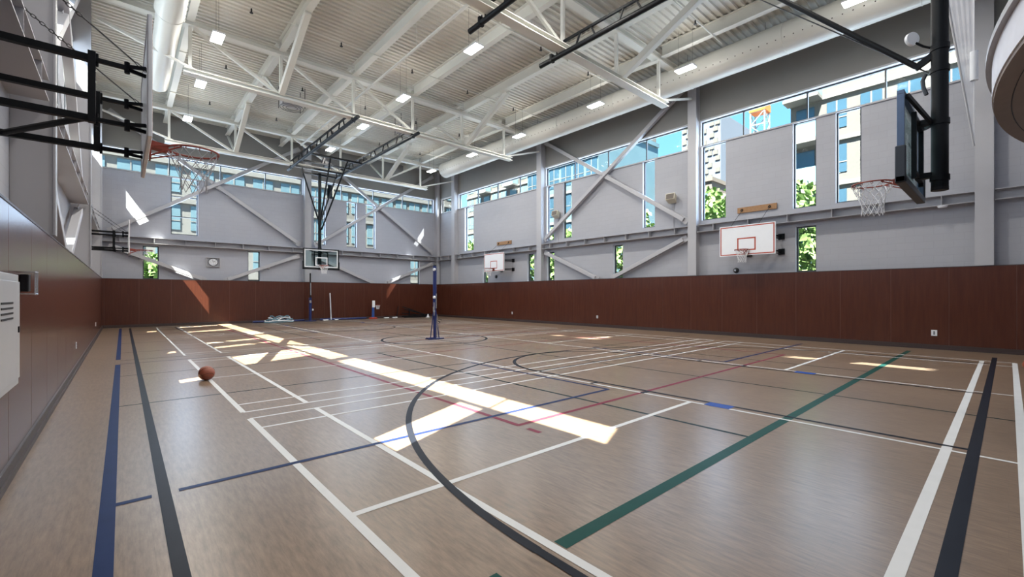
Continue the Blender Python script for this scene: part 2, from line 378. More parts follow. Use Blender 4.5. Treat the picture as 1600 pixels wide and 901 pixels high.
for a, b, z, q in loB: window('y', YB+0.12, a, b, z, q)

# sill and head flashing of the strips
k = 0
for nm, plane, d, sgn, st in (('right', 'x', XR, -1, stripR), ('back', 'y', YB, -1, stripB), ('left', 'x', XL, 1, stripL)):
    for a, b, _ in st:
        for z0, z1, mm in ((ZS0-0.05, ZS0, 'steel'), (ZS1, ZS1+0.06, 'steel')):
            k += 1; mb = MB()
            if plane == 'x': mb.box(d, d+sgn*0.05, a-0.05, b+0.05, z0, z1)
            else: mb.box(a-0.05, b+0.05, d, d+sgn*0.05, z0, z1)
            struct('trim_%d' % k, mb, M[mm])

# brown panelling (wainscot) with seams, cap and base
def panelling(plane, face, back, s0, s1, seam0):
    global k
    mb = MB(); pitch = 1.205; ss = [s0]; q = seam0
    while q < s1-0.02:
        if q > s0+0.02: ss.append(q)
        q += pitch
    ss.append(s1); g = 0.005
    sg = 1 if back > face else -1
    for a, b in zip(ss[:-1], ss[1:]):
        if plane == 'x': mb.box(face, back, a+g, b-g, 0.0, ZP)
        else: mb.box(a+g, b-g, face, back, 0.0, ZP)
    if plane == 'x': mb.box(face+sg*0.005, back, s0, s1, 0.0, ZP-0.004, 1); mb.box(face-sg*0.006, back, s0, s1, ZP, ZP+0.02, 2)
    else: mb.box(s0, s1, face+sg*0.005, back, 0.0, ZP-0.004, 1); mb.box(s0, s1, face-sg*0.006, back, ZP, ZP+0.02, 2)
    k += 1
    struct('trim_%d' % k, mb, [M['veneer'], M['seam'], M['base']])
panelling('x', PR, XR, YF, PB, 1.07-1.205*2)
panelling('y', PB, YB, PL, PR, 1.77-1.205*2)
panelling('x', PL, XL, YF, PB, 0.6-1.205)
struct('baseboard_right', MB().box(PR-0.02, PR, YF, PB-0.02, 0, 0.13).box(PR-0.035, PR-0.02, YF, PB-0.035, 0, 0.05), M['base'])
struct('baseboard_back', MB().box(PL, PR-0.02, PB-0.02, PB, 0, 0.13).box(PL+.035, PR-.035, PB-0.035, PB-0.02, 0, 0.05), M['base'])
struct('baseboard_left', MB().box(PL, PL+0.02, YF, PB-0.02, 0, 0.13).box(PL+.02, PL+.035, YF, PB-.035, 0, 0.05), M['base'])

# roof deck: trapezoid flutes running across the hall
mb = MB(); p = 0.21; y = YF-0.1; prof = []
while y < YB+0.1:
    prof += [(y, ZD), (y+0.07, ZD), (y+0.09, ZD+0.055), (y+0.19, ZD+0.055)]; y += p
vs = [(x, a, b) for x in (XL-0.05, XR+0.05) for a, b in prof]; n = len(prof)
mb.add(vs, [(i, i+1, n+i+1, n+i) for i in range(n-1)])
mb.box(XL-0.1, XR+0.25, YF-0.2, YB+0.25, ZD+0.07, ZD+0.25)
struct('ceiling', mb, M['deck'])

# ------------------------------------------------------------------ floor paint
CX, CY = 7.89, 12.97
paint = {}
def P_(c): return paint.setdefault(c, MB())
LV = dict(p_thin=0.0010, p_green=0.0014, p_maroon=0.0018, p_white=0.0022, p_navy=0.0026, p_black=0.0030, p_blue=0.0034)
def rect(c, x0, x1, y0, y1):
    if c != 'p_blue':
        m = 0.5*0.012
        if x1-x0 < y1-y0 and x1-x0 < .06: x0 -= m; x1 += m
        elif y1-y0 < .06: y0 -= m; y1 += m
    z = LV[c]+len(P_(c).f)*4e-6; P_(c).add([(x0, y0, z), (x1, y0, z), (x1, y1, z), (x0, y1, z)], [(0, 1, 2, 3)])
def lx(c, y, x0, x1, w=0.045): rect(c, x0, x1, y-w/2, y+w/2)
def ly(c, x, y0, y1, w=0.045): rect(c, x-w/2, x+w/2, y0, y1)
def arc(c, cx, cy, r, a0, a1, w, n=64):
    z = LV[c]; vs = []
    for i in range(n+1):
        a = a0+(a1-a0)*i/n
        vs += [(cx+(r-w/2)*math.cos(a), cy+(r-w/2)*math.sin(a), z), (cx+(r+w/2)*math.cos(a), cy+(r+w/2)*math.sin(a), z)]
    P_(c).add(vs, [(2*i, 2*i+1, 2*i+3, 2*i+2) for i in range(n)])
# navy side line with a gap at half court, black basketball side line and base lines
ly('p_navy', -0.08, YF+0.1, 12.62, 0.085); ly('p_navy', -0.08, 13.55, 26.2, 0.085)
ly('p_black', 0.235, 0.18, 26.2, 0.075)
lx('p_black', 0.22, 0.2, 15.55, 0.085); lx('p_black', 25.72, 0.2, 15.55, 0.06)
for sgn in (1, -1):
    Y = lambda v: v if sgn == 1 else 2*CY-v
    b0 = 0.22
    for xx in (6.10, 9.70):
        ly('p_black', xx, *sorted((Y(b0), Y(6.09))), 0.045)
        for yy, tall in ((4.66, .05), (3.70, .05)):
            s_ = -1 if xx < CX else 1
            rect('p_black', *sorted((xx, xx+s_*0.2)), *sorted((Y(yy-.03), Y(yy+.03))))
        s_ = -1 if xx < CX else 1
        rect('p_blue', *sorted((xx-s_*.02, xx+s_*0.19)), *sorted((Y(2.42), Y(2.75))))
    lx('p_black', Y(6.10), 6.08, 9.72, 0.045)
    arc('p_black', 7.9, Y(6.10), 1.82, 0 if sgn == 1 else PI, PI if sgn == 1 else 2*PI, 0.075)
    arc('p_black', 7.94, Y(1.82), 6.13, 0 if sgn == 1 else PI, PI if sgn == 1 else 2*PI, 0.07 if sgn == 1 else .06, 96)
    for xx in (1.81, 14.07): ly('p_black', xx, *sorted((Y(b0), Y(1.85))), 0.06)
    # green goal line, thin green side lines
    ly('p_thin', 4.92, *sorted((Y(1.77), Y(10.8))), 0.04); ly('p_thin', 10.88, *sorted((Y(1.77), Y(10.8))), 0.04)
    lx('p_thin', Y(10.8), -0.05, 15.8, 0.025)
    lx('p_green', Y(1.77), 0.3, 1.5 if sgn == 1 else 15.8, 0.10)
    if sgn == 1: lx('p_green', Y(1.77), 1.95, 15.78, 0.10)
    lx('p_navy', Y(4.20), -0.04, 0.16, 0.06); lx('p_navy', Y(4.20), 0.32, 5.77, 0.06); lx('p_navy', Y(4.20), 10.03, 15.6, 0.055)
    ly('p_navy', 5.75, *sorted((Y(4.2), Y(7.88))), 0.045); ly('p_navy', 10.05, *sorted((Y(4.2), Y(7.88))), 0.045)
    lx('p_thin', Y(7.88), -0.05, 5.75, 0.03); lx('p_thin', Y(7.88), 10.05, 15.8, 0.03)
    # maroon volleyball court
    ly('p_maroon', 3.39, *sorted((Y(3.70), Y(12.9))), 0.055); ly('p_maroon', 12.38, *sorted((Y(3.70), Y(12.9))), 0.045)
    lx('p_maroon', Y(3.72), 3.37, 12.4, 0.05); lx('p_maroon', Y(9.95), 3.39, 12.38, 0.035)
    rect('p_maroon', 3.36, 3.41, *sorted((Y(3.36), Y(3.56))))
ly('p_thin', 7.9, -0.2, 26.1, 0.035)
lx('p_black', 13.36, -0.05, 15.6, 0.03); lx('p_navy', 12.70, -0.05, 15.6, 0.035); lx('p_maroon', CY, 3.4, 12.4, 0.035)
arc('p_black', 7.98, CY, 1.75, 0, 2*PI, 0.08, 96)
# white badminton courts laid across the hall
for c0, c1 in ((-0.09, 6.06), (6.44, 12.55), (13.42, 19.52), (19.9, 26.0)):
    near = c0 < 7
    w = 0.05 if near else 0.035
    for xx in (1.145, 1.905, 13.84, 14.6): ly('p_white', xx, c0, c1, w)
    for xx in (5.93, 9.86): ly('p_white', xx, c0, c1, 0.035)
    for yy in (c0, c0+0.49, c1-0.49, c1): lx('p_white', yy, 1.145, 14.6, 0.075 if yy < 1 else 0.035)
    for a, b in ((1.145, 5.93), (9.86, 14.6)): lx('p_white', (c0+c1)/2-(0.04 if near and c0 < 0 else 0), a, b, 0.05 if c0 < 0 else 0.03)
nm = dict(p_navy='navy', p_black='black', p_white='white', p_green='green', p_maroon='maroon', p_thin='thin dark green', p_blue='blue')
for c, mb in paint.items():
    o = obj('court_line', mb, M[c], floor); o['label'] = nm[c] + ' painted court lines'

# ------------------------------------------------------------------ steel columns and girders
def wide_column(x0, x1, yc, w, cap, label, group, plane='x'):
    r = thing('steel_column', label, 'column', ((x0+x1)/2, yc, 0) if plane == 'x' else (yc, (x0+x1)/2, 0), group)
    def B(mb, a, b, c, d, z0, z1):
        return mb.box(a, b, c, d, z0, z1) if plane == 'x' else mb.box(c, d, a, b, z0, z1)
    t = 0.02; z0 = ZP+0.022 
    obj('flange', B(MB(), x0, x0+t, yc-w/2, yc+w/2, z0, cap), M['steel'], r)
    obj('web', B(MB(), x0+t, x1-t, yc-t/2, yc+t/2, z0, cap), M['steel'], r)
    obj('flange', B(MB(), x1-t, x1, yc-w/2, yc+w/2, z0, cap), M['steel'], r)
    obj('cap_plate', B(MB(), x0, x1, yc-w/2, yc+w/2, cap, cap+0.02), M['steel'], r)
    obj('closure_plate', B(MB(), x0+t, x1-t, yc-w/2+0.02, yc-w/2+0.035, z0, cap), M['steel'], r)
    return r
gr = 'grey steel columns along the walls'
names = ['beside the curved balcony edge', 'between the white backboard and the cross braces', 'behind the far end of the cross braces', 'nearest the back corner']
for i, yc in enumerate(COLY):
    wide_column(PR-0.03, XR, yc, 0.34, ZD-0.32, 'grey steel column on the right wall ' + names[i], gr)
    wide_column(PL+0.03, XL, yc, 0.18, ZD-0.32, 'grey steel column on the left wall, %s from the camera' % ORD[i], gr)
wide_column(PB-0.03, YB, 8.06, 0.36, ZD-0.05, 'grey steel column in the middle of the back wall behind the glass backboard', gr, 'y')
wide_column(PB-0.03, YB, 16.88, 0.2, ZD-0.05, 'slim grey steel column in the right back corner', gr, 'y')
wide_column(PB-0.03, YB, -0.84, 0.2, ZD-0.05, 'slim grey steel column in the left back corner', gr, 'y')

def girder(plane, d0, d1, s0, s1, label, n, off=0):
    c = (d0+d1)/2; z0, z1 = 3.94, 4.22
    r = thing('wall_girder', label, 'beam', (c, s0, z0) if plane == 'x' else (s0, c, z0), 'stiffened grey girders along the walls')
    def B(a, b, c_, d, e, f): return MB().box(a, b, c_, d, e, f) if plane == 'x' else MB().box(c_, d, a, b, e, f)
    lo, hi = min(d0, d1), max(d0, d1)
    obj('top_flange', B(lo, hi, s0, s1, z1-0.016, z1), M['steel'], r)
    obj('bottom_flange', B(lo, hi, s0, s1, z0, z0+0.016), M['steel'], r)
    wd = d1-0.06*(1 if d1 > d0 else -1)
    obj('web', B(min(wd, d1), max(wd, d1), s0, s1, z0+0.016, z1-0.016), M['steel'], r)
    for i in range(n):
        s = s0+(s1-s0)*(i+0.5)/n
        obj('stiffener', B(min(d0, wd)+0.004, max(d0, wd)-0.004, s-0.007, s+0.007, z0+0.016, z1-0.016), M['steel'], r)
CB = [YF] + COLY + [PB]
nmb = ['beside the camera', 'above the near white backboard', 'between the crossed braces', 'above the far white backboard', 'in the back corner']
for i in range(5):
    a, b = CB[i]+(0.18 if i else 0), CB[i+1]-(0.18 if i < 4 else 0.02)
    nn = max(1, round((b-a)/1.22))
    girder('x', PR, XR, a, b, 'grey stiffened girder on the right wall ' + nmb[i], nn)
    girder('x', PL, XL, a, b, 'grey stiffened girder on the left wall, %s bay from the camera' % ORD[i], nn)
girder('y', PB, YB, -0.72, 7.87, 'grey stiffened girder on the back wall left of its middle column', 7)
girder('y', PB, YB, 8.25, 16.77, 'grey stiffened girder on the back wall right of its middle column', 7)

def brace(a, b, label, w=0.17, gap=None):
    r = thing('diagonal_brace', label, 'brace', a, 'square steel cross braces on the walls')
    A = Vector(a); B = Vector(b); d = (B-A).normalized()
    up = (1, 0, 0) if abs(d.x) < 0.01 else (0, 1, 0)
    segs = [(A+d*0.3, B-d*0.3)]
    if gap:
        G = Vector(gap); segs = [(A+d*0.3, G-d*0.14), (G+d*0.14, B-d*0.3)]
    for p, q in segs: obj('tube', MB().bar(p, q, w, w, up), M['steel'], r, bevel=0.012)
    for p, q in ((A+d*0.12, A+d*0.5), (B-d*0.5, B-d*0.12)): obj('gusset_plate', MB().bar(p, q, w*1.5, 0.016, up), M['steel'], r)
    if gap: obj('splice_plate', MB().bar(G-d*0.3, G+d*0.3, w*1.35, 0.014, up), M['steel'], r)
bxR = 16.88
def bay_braces(plane, d, s0, s1, nm, ztop=10.0):
    P = (lambda s, z: (d, s, z)) if plane == 'x' else (lambda s, z: (s, d, z))
    m = (s0+s1)/2; zc = (4.35+ztop)/2
    near, far = ('near', 'far') if plane == 'x' else ('left', 'right')
    brace(P(s0+.15, 4.35), P(s1-.15, ztop), 'unbroken %s upper brace rising towards the %s end, %s' % ('grey', far, nm) if plane == 'x' else 'grey upper brace rising to the right, %s' % nm)
    brace(P(s1-.15, 4.35), P(s0+.15, ztop), 'spliced grey upper brace rising towards the %s end, %s' % (near, nm) if plane == 'x' else 'grey upper brace rising to the left, %s' % nm, gap=P(m, zc))
    brace(P(s0+.15, 3.82), P(m-.28, 2.2), 'grey lower brace coming down from the %s column, %s' % (near, nm))
    brace(P(s1-.15, 3.82), P(m+.28, 2.2), 'grey lower brace coming down from the %s column, %s' % (far, nm))
# right wall: rising towards the near end is the unbroken one
def rbay(d, s0, s1, nm):
    m = (s0+s1)/2
    brace((d, s1-.15, 4.35), (d, s0+.15, 9.95), 'unbroken grey upper brace rising towards the camera, ' + nm)
    brace((d, s0+.15, 4.35), (d, s1-.15, 9.75), 'spliced grey upper brace rising away from the camera, ' + nm, gap=(d, m, 7.05))
    brace((d, s0+.15, 3.84), (d, m-.2, 2.2), 'grey lower brace coming down from the near column, ' + nm)
    brace((d, s1-.15, 3.84), (d, m+.3, 2.2), 'grey lower brace coming down from the far column, ' + nm)
rbay(bxR, COLY[1], COLY[2], 'right wall')
rbay(-0.88, COLY[1], COLY[2], 'left wall')
bay_braces('y', 27.18, -0.75, 7.9, 'left half of the back wall')
bay_braces('y', 27.18, 8.22, 16.8, 'right half of the back wall')

# ------------------------------------------------------------------ roof steel
PX = [1.55, 4.10, 6.64, 9.18, 11.71, 14.24]
def truss(y, label):
    r = thing('roof_truss', label, 'truss', (1.39, y, 8.28), 'white roof trusses')
    wm = M['white_steel']
    obj('bottom_chord', MB().prism((1.39, y, 8.36), (14.72, y, 8.36), [(-.14,-.08),(.14,-.08),(.14,-.055),(-.14,-.055)]).prism((1.39, y, 8.36), (14.72, y, 8.36), [(-.14,.055),(.14,.055),(.14,.08),(-.14,.08)]).bar((1.39, y, 8.36), (14.72, y, 8.36), 0.02, 0.11), wm, r)
    obj('top_chord', MB().ibeam((PL-0.3, y, 9.86), (PR+0.28, y, 9.86), 0.26, 0.2, 0.025), wm, r)
    for x in PX: obj('vertical_member', MB().bar((x, y, 8.44), (x, y, 9.76), 0.09, 0.09), wm, r)
    for i in range(3):
        for a, b in ((PX[i], PX[i+1]), (PX[5-i], PX[4-i])):
            if i == 2 and a > b or (a, b) == (PX[4], PX[3]): continue
            obj('diagonal_member', MB().bar((a+.1*(1 if b > a else -1), y, 9.74), (b-.12*(1 if b > a else -1), y, 8.46), 0.09, 0.09), wm, r)
    obj('end_strut', MB().bar((14.4, y, 8.45), (16.75, y, 9.2), 0.07, 0.07), wm, r)
    obj('end_strut', MB().bar((1.7, y, 8.45), (-0.7, y, 9.2), 0.07, 0.07), wm, r)
    for x in (4.1, 11.9):
        kb = obj('knee_brace', MB().bar((x, y-0.1, 8.45), (x, y-3.0, 9.86), 0.19, 0.19), wm, r, bevel=0.015)
        kb = obj('knee_brace', MB().bar((x, y+0.1, 8.45), (x, y+2.2, 9.86), 0.08, 0.08), wm, r)
for y, nm in zip(COLY, ('almost overhead of the camera', 'nearer of the two carrying the near black hoop rails', 'carrying the near end of the far black hoop rails', 'farthest, in front of the back wall')):
    truss(y, 'white roof truss across the hall, ' + nm)
segs = [(YF+0.05, 0.27), (0.57, 8.09), (8.39, 16.57), (16.87, 24.79), (25.09, 27.2)]
rown = ['leftmost', 'second', 'third', 'fourth', 'fifth', 'sixth', 'rightmost']
for ix, x in enumerate(PX):
    for j, (a, b) in enumerate(segs):
        mb = MB().ibeam((x, a, ZD-0.215), (x, b, ZD-0.215), 0.2, 0.42, 0.02)
        tag(obj('roof_beam', mb, M['white_steel']), 'white roof beam, row %s from the left wall, bay %s from the camera' % (('one', 'two', 'three', 'four', 'five', 'six')[ix], ('one', 'two', 'three', 'four', 'five')[j]), 'beam', 'white roof beams between the trusses')

# round ducts
def duct(x, z, r, y0, y1, label, rings, d2=None):
    t = thing('round_duct', label, 'duct', (x, y0, z))
    ys = [y0] + rings + [y1]
    for a, b in zip(ys[:-1], ys[1:]):
        rr = r if d2 is None or a < d2[0] else d2[1]
        obj('duct_section', MB().lathe([(0.001, 0), (rr, 0), (rr, b-a-0.005), (0.001, b-a-0.005)], (x, a, z), 40, 'y'), M['duct'], t, smooth=True)
    for q in rings: obj('joint_ring', MB().torus((x, q, z), r, 0.012, 40, 6, 'y'), M['duct'], t, smooth=True)
    mb = MB(); q = y0+0.2
    ang = math.radians(200 if x > 8 else -20)
    while q < y1-0.2:
        for aa in (ang,):
            c = Vector((x+math.cos(aa)*(r+0.002), q, z+math.sin(aa)*(r+0.002))); nn = Vector((math.cos(aa), 0, math.sin(aa)))
            if d2 is None or q < d2[0]: mb.tube(c-nn*0.004, c+nn*0.002, 0.018, 6)
        q += 0.24
    o = obj('perforation', mb, M['hole'], t); o['kind'] = 'stuff'
    q = y0+1.2
    while q < y1:
        obj('hanger_wire', MB().tube((x, q, z+r*0.98), (x, q, ZD), 0.006, 5), M['cable'], t); q += 2.6
duct(15.5, 9.5, 0.47, YF+0.1, 24.0, 'long white round duct with a row of holes along the right wall', [1.5, 4.6, 7.7, 10.8, 13.9, 17.0, 20.1])
duct(0.93, 8.95, 0.33, YF+0.1, 19.9, 'white round duct with small holes along the left wall', [3.4, 7.0, 10.6, 14.6], (14.5, 0.29))

# sprinkler pipes
t = thing('sprinkler_main', 'white sprinkler main pipe along the hall near its middle', 'pipe', (6.95, 8.9, 9.3))
obj('pipe', MB().tube((6.95, 9.6, 9.3), (6.95, 24.4, 9.3), 0.045, 12), M['white_steel'], t, smooth=True)
for y in (10, 12.4, 14.8, 17.2, 19.6, 22, 24.2): obj('hanger_rod', MB().tube((6.95, y, 9.34), (6.95, y, ZD), 0.008, 6), M['white_steel'], t)
for j, y in enumerate((2.4, 6.3, 10.4, 14.6, 18.8, 22.8)):
    t = thing('sprinkler_branch', 'thin white sprinkler branch pipe across the hall, %s from the camera' % ORD[j], 'pipe', (0, y, 9.83), 'thin sprinkler pipes under the roof deck')
    obj('pipe', MB().tube((1.45, y, 9.83), (14.9, y, 9.83), 0.02, 8), M['white_steel'], t)
    for x in (2.8, 5.4, 8.0, 10.5, 13.0): obj('sprinkler_head', MB().tube((x, y, 9.70), (x, y, 9.82), 0.022, 8).lathe([(0.001, 0), (0.05, 0), (0.05, 0.012), (0.001, 0.012)], (x, y, 9.69), 10), M['dark'], t)
for j, (x, y) in enumerate(((5.3, 19.9), (10.4, 19.6), (10.3, 5.0))):
    t = thing('ceiling_heater', ('grey hanging heater unit with a ring guard, %s' % ('left one beyond the third truss', 'right one beyond the third truss', 'in the bay above the near black rails')[j]), 'heater', (x, y, 9.3), 'hanging heater units')
    obj('housing', MB().box(x-.4, x+.4, y-.3, y+.3, 9.42, 9.75), M['offwhite'], t, bevel=0.02)
    g = MB()
    for rr in (0.45, 0.34, 0.22): g.torus((x, y, 9.32), rr, 0.011, 28, 5)
    obj('ring_guard', g, M['cable'], t)
    for a, b in ((-.42, -.32), (.42, -.32), (-.42, .32), (.42, .32)): obj('support_bar', MB().tube((x+a, y+b, 9.3), (x+a, y+b, 10.2), 0.014, 6), M['cable'], t)

# hanging lights
lt = thing('ceiling_light', '', 'light', (0, 0, 0))
obj('housing', MB().box(-.15, .15, -.31, .31, 0.015, 0.07), M['white'], lt, bevel=0.008)
obj('diffuser', MB().box(-.14, .14, -.30, .30, -0.004, 0.014), M['lamp'], lt)
for a in (-.24, .24): obj('hanger_cable', MB().tube((0, a, 0.07), (0, a, 1.35), 0.004, 5), M['cable'], lt)
first = True
lys = [2.51, 7.02, 10.68, 15.1, 18.8, 22.85]
for nm, x in (('at the left', 2.04), ('at the middle', 7.9), ('by the right duct', 13.8)):
    for i, y in enumerate(lys):
        lab = 'hanging panel light in the row %s, %s from the camera' % (nm, ORD[i])
        if first: lt.location = (x, y, 8.88); lt['label'] = lab; lt['group'] = 'hanging ceiling lights'; first = False
        else: dup(lt, (x, y, 8.88), lab, 'hanging ceiling lights')
        light('ceiling_lamp', 'AREA', (x, y, 8.868), 125, (1.0, 0.955, 0.87), (0, 0, -1), shape='RECTANGLE', size=0.3, size_y=0.6)
        light('ceiling_lamp_spill', 'POINT', (x, y, 9.05), 20, (1.0, 0.955, 0.87), None, shadow_soft_size=0.12)

# ------------------------------------------------------------------ basketball hoops
def net_mesh(c, mb, r0=0.215, h=0.42, n=12, rows=6, th=0.0045, sway=(0, 0)):
    rr = [1, .93, .80, .68, .60, .56, .58]
    def node(k, j):
        a = 2*PI*(k + (0.5 if j % 2 else 0))/n; f = j/rows
        rad = r0*rr[min(j, 6)]*(1+0.05*math.sin(k*2.3+j))
        return (c[0]+rad*math.cos(a)+sway[0]*f, c[1]+rad*math.sin(a)+sway[1]*f, c[2]-h*f+0.008*math.sin(k*1.7+j*2))
    for j in range(rows):
        for k_ in range(n):
            q = node(k_, j)
            if j % 2 == 0: t1, t2 = node(k_, j+1), node(k_-1, j+1)
            else: t1, t2 = node(k_, j+1), node(k_+1, j+1)
            mb.tube(q, t1, th, 4); mb.tube(q, t2, th, 4)
    return mb
def rim(parent, c, out, mred, net='net', sway=(0, 0), netth=0.0045):
    """out = unit (x,y) from the board to the ring centre"""
    ox, oy = out; px, py = -oy, ox
    mb = MB().torus(c, 0.229, 0.010, 44, 8)
    for a in range(12):
        an = 2*PI*a/12+0.13
        q = (c[0]+0.225*math.cos(an), c[1]+0.225*math.sin(an), c[2]-0.02)
        mb2 = MB().torus(q, 0.012, 0.0035, 8, 4, 'x')
        mb.add(mb2.v, mb2.f)
    obj('rim', mb, mred, parent, smooth=True)
    br = MB()
    b0 = Vector((c[0]-ox*0.375, c[1]-oy*0.375, c[2])); b1 = Vector((c[0]-ox*0.225, c[1]-oy*0.225, c[2]-0.02))
    br.bar(b0, b1, 0.11, 0.07)
    for s_ in (-1, 1):
        br.tube((b0.x+px*.07*s_, b0.y+py*.07*s_, c[2]-0.13), (c[0]-ox*.12+px*.19*s_, c[1]-oy*.12+py*.19*s_, c[2]-0.012), 0.008, 6)
        br.tube((b0.x+px*.06*s_, b0.y+py*.06*s_, c[2]-0.03), (c[0]-ox*.16+px*.16*s_, c[1]-oy*.16+py*.16*s_, c[2]-0.005), 0.008, 6)
    w = 0.09
    br.bar((b0.x+ox*.006, b0.y+oy*.006, c[2]-0.15), (b0.x+ox*.006, b0.y+oy*.006, c[2]+0.03), 2*w, 0.014, (ox, oy, 0))
    obj('rim_bracket', br, mred, parent)
    obj('net', net_mesh((c[0], c[1], c[2]-0.015), MB(), sway=sway, th=0.0032 if net == 'oldnet' else netth), M[net], parent)

def rectframe(mb, plane, d0, d1, s0, s1, z0, z1, t, mi=0):
    def B(a, b, c, e):
        if plane == 'x': mb.box(d0, d1, a, b, c, e, mi)
        else: mb.box(a, b, d0, d1, c, e, mi)
    B(s0, s1, z0, z0+t); B(s0, s1, z1-t, z1); B(s0, s0+t, z0+t, z1-t); B(s1-t, s1, z0+t, z1-t)
    return mb

def chain(mb, a, b, link=0.05, r=0.005):
    A = Vector(a); B = Vector(b); L = (B-A).length; n = max(2, int(L/(link*0.8))); d = (B-A).normalized()
    x = d.cross(Vector((0, 0, 1))).normalized(); y = x.cross(d)
    for i in range(n):
        c = A+(B-A)*((i+.5)/n); s_ = x if i % 2 else y
        pts = [c + d*(link/2*math.cos(2*PI*k/8)) + s_*(link*0.27*math.sin(2*PI*k/8)) for k in range(8)]
        mb.path(pts, r, 4, True)
    return mb

def side_hoop(xb, sg, yc, label, wallx, left):
    """wall mounted hoop whose board faces the court; sg=+1 board faces +x"""
    t = thing('wall_hoop', label, 'basketball hoop', (wallx, yc, 3.0))
    z0, z1, hw = 2.88, 3.95, 0.915
    bk = xb; ft = xb+sg*0.03
    obj('backboard', MB().box(bk, ft, yc-hw, yc+hw, z0, z1), M['white'] if not left else M['white'], t, bevel=0.006)
    e = MB(); rectframe(e, 'x', ft, ft+sg*0.002, yc-hw+0.03, yc+hw-0.03, z0+0.03, z1-0.03, 0.035)
    rectframe(e, 'x', ft, ft+sg*0.002, yc-0.305, yc+0.305, 3.05, 3.50, 0.045)
    o = obj('target_line', e, M['red'], t)
    fr = MB(); rectframe(fr, 'x', bk-sg*(0.006 if left else 0.045), bk, yc-hw+0.005, yc+hw-0.005, z0+0.005, z1-0.005, 0.045)
    o = obj('board_frame', fr, M['offwhite'], t); o['label'] = 'grey board edge frame'
    rim(t, (ft+sg*0.385, yc, 3.05), (sg, 0), M['rimred'], 'oldnet' if left else 'net', (0.0, -0.03) if left else (0, 0))
    zz = (3.02, 3.54)
    ys = (yc-0.62, yc+0.38) if left else (yc-0.6, yc+0.45)
    bb = bk-sg*(0.006 if left else 0.045)
    for y in ys:
        for z in zz:
            a = MB()
            if left:
                a.bar((wallx, y, z), (bb-sg*0.34, y, z), 0.055, 0.055); a.bar((bb-sg*0.36, y, z), (bb-sg*0.12, y, z), 0.035, 0.035)
                a.tube((bb-sg*0.13, y, z-0.05), (bb-sg*0.13, y, z+0.05), 0.02, 8)
                a.bar((bb-sg*0.13, y, z+.012), (bb, y-0.06, z+.012), 0.02, 0.03); a.bar((bb-sg*0.13, y, z-.012), (bb, y+0.06, z-.012), 0.02, 0.03)
                a.tube((bb-sg*0.33, y, z-0.055), (bb-sg*0.33, y, z+0.055), 0.012, 8)
            else:
                a.bar((wallx, y-0.25, z), (bb, y, z-0.02), 0.05, 0.05); a.bar((wallx, y-0.25, z-0.09), (bb, y, z-0.06), 0.03, 0.03)
                a.box(wallx-0.03, wallx+0.0, y-0.36, y-0.16, z-0.13, z+0.07)
            obj('support_arm', a, M['black'], t)
        if left: obj('upright_strut', MB().bar((bb-sg*0.36, y-0.03, zz[0]-0.04), (bb-sg*0.36, y-0.03, zz[1]+0.05), 0.06, 0.05), M['black'], t)
    if left:
        obj('cross_tie', MB().tube((bb-sg*0.36, ys[0], zz[0]+0.02), (wallx+sg*0.2, ys[1], zz[0]), 0.028, 10), M['black'], t)
        for y in ys:
            c = MB(); A = Vector((bb, y, zz[1]+0.01)); B = Vector((wallx+0.02*sg, y+0.15, 4.55)); d = (B-A)
            c.tube(A+d*0.06, A+d*0.36, 0.007, 6); c.path([A+d*(0.03+0.035*math.cos(q*PI/4))+Vector((0, 0, 0.015*math.sin(q*PI/4))) for q in range(8)], 0.005, 4, True)
            chain(c, A+d*0.36, B)
            obj('support_chain', c, M['cable'], t)
        o = obj('wall_plate', MB().box(wallx, wallx+sg*0.03, yc-0.85, yc+0.6, 2.9, 3.0).box(wallx, wallx+sg*0.03, yc-0.85, yc+0.6, 3.5, 3.6), M['steel'], t)
    else:
        p = obj('mounting_plank', MB().box(wallx-0.05, wallx, yc-0.72, yc+0.58, 4.50, 4.70), M['wood'], t)
        for y in (yc-0.5, yc+0.42):
            obj('anchor_eye', MB().torus((wallx-0.065, y, 4.60), 0.035, 0.012, 12, 5, 'x'), M['black'], p)
            obj('support_cable', MB().tube((wallx-0.07, y, 4.58), (bk+0.02, y+0.12, z1), 0.008, 5), M['cable'], t)
        for y in ys: obj('conduit', MB().tube((wallx-0.02, y-.25, 2.9), (wallx-0.02, y-.25, 3.5), 0.01, 6), M['steel'], t)
    return t
side_hoop(0.165, 1, 5.9, 'near hoop on black arms from the left wall, its white board seen edge on', XL+0.005, True)
side_hoop(0.14, 1, 19.9, 'far small hoop on black arms from the left wall', XL+0.005, True)
side_hoop(16.30, -1, 6.06, 'near white backboard with red lines on the right wall', XR-0.005, False)
side_hoop(16.30, -1, 20.0, 'far white backboard with red lines on the right wall', XR-0.005, False)

def ladder(a, b, parent):
    A = Vector(a); B = Vector(b); n = 12
    r = obj('rail', MB().tube(A, B, 0.07, 12), M['black'], parent, smooth=True)
    d = (B-A)
    u = MB().bar(A+d*0.07+Vector((0, 0, .33)), B-d*0.05+Vector((0, 0, .33)), 0.06, 0.06)
    obj('upper_rail', u, M['black'], parent)
    w = MB()
    for i in range(n+1):
        f = 0.07+0.88*i/n; off = 0.03 if i % 2 else -0.03
        w.bar(A+d*f, A+d*min(0.95, max(0.07, f+off*0.6))+Vector((0, 0, .33)), 0.04, 0.04)
    o = obj('web_bar', w, M['black'], parent); 
    for f in (0.05, 0.93):
        c = A+d*f; obj('rail_clamp', MB().box(c.x-.07, c.x+.07, c.y-.04, c.y+.04, c.z-.07, c.z+.14), M['black'], parent)

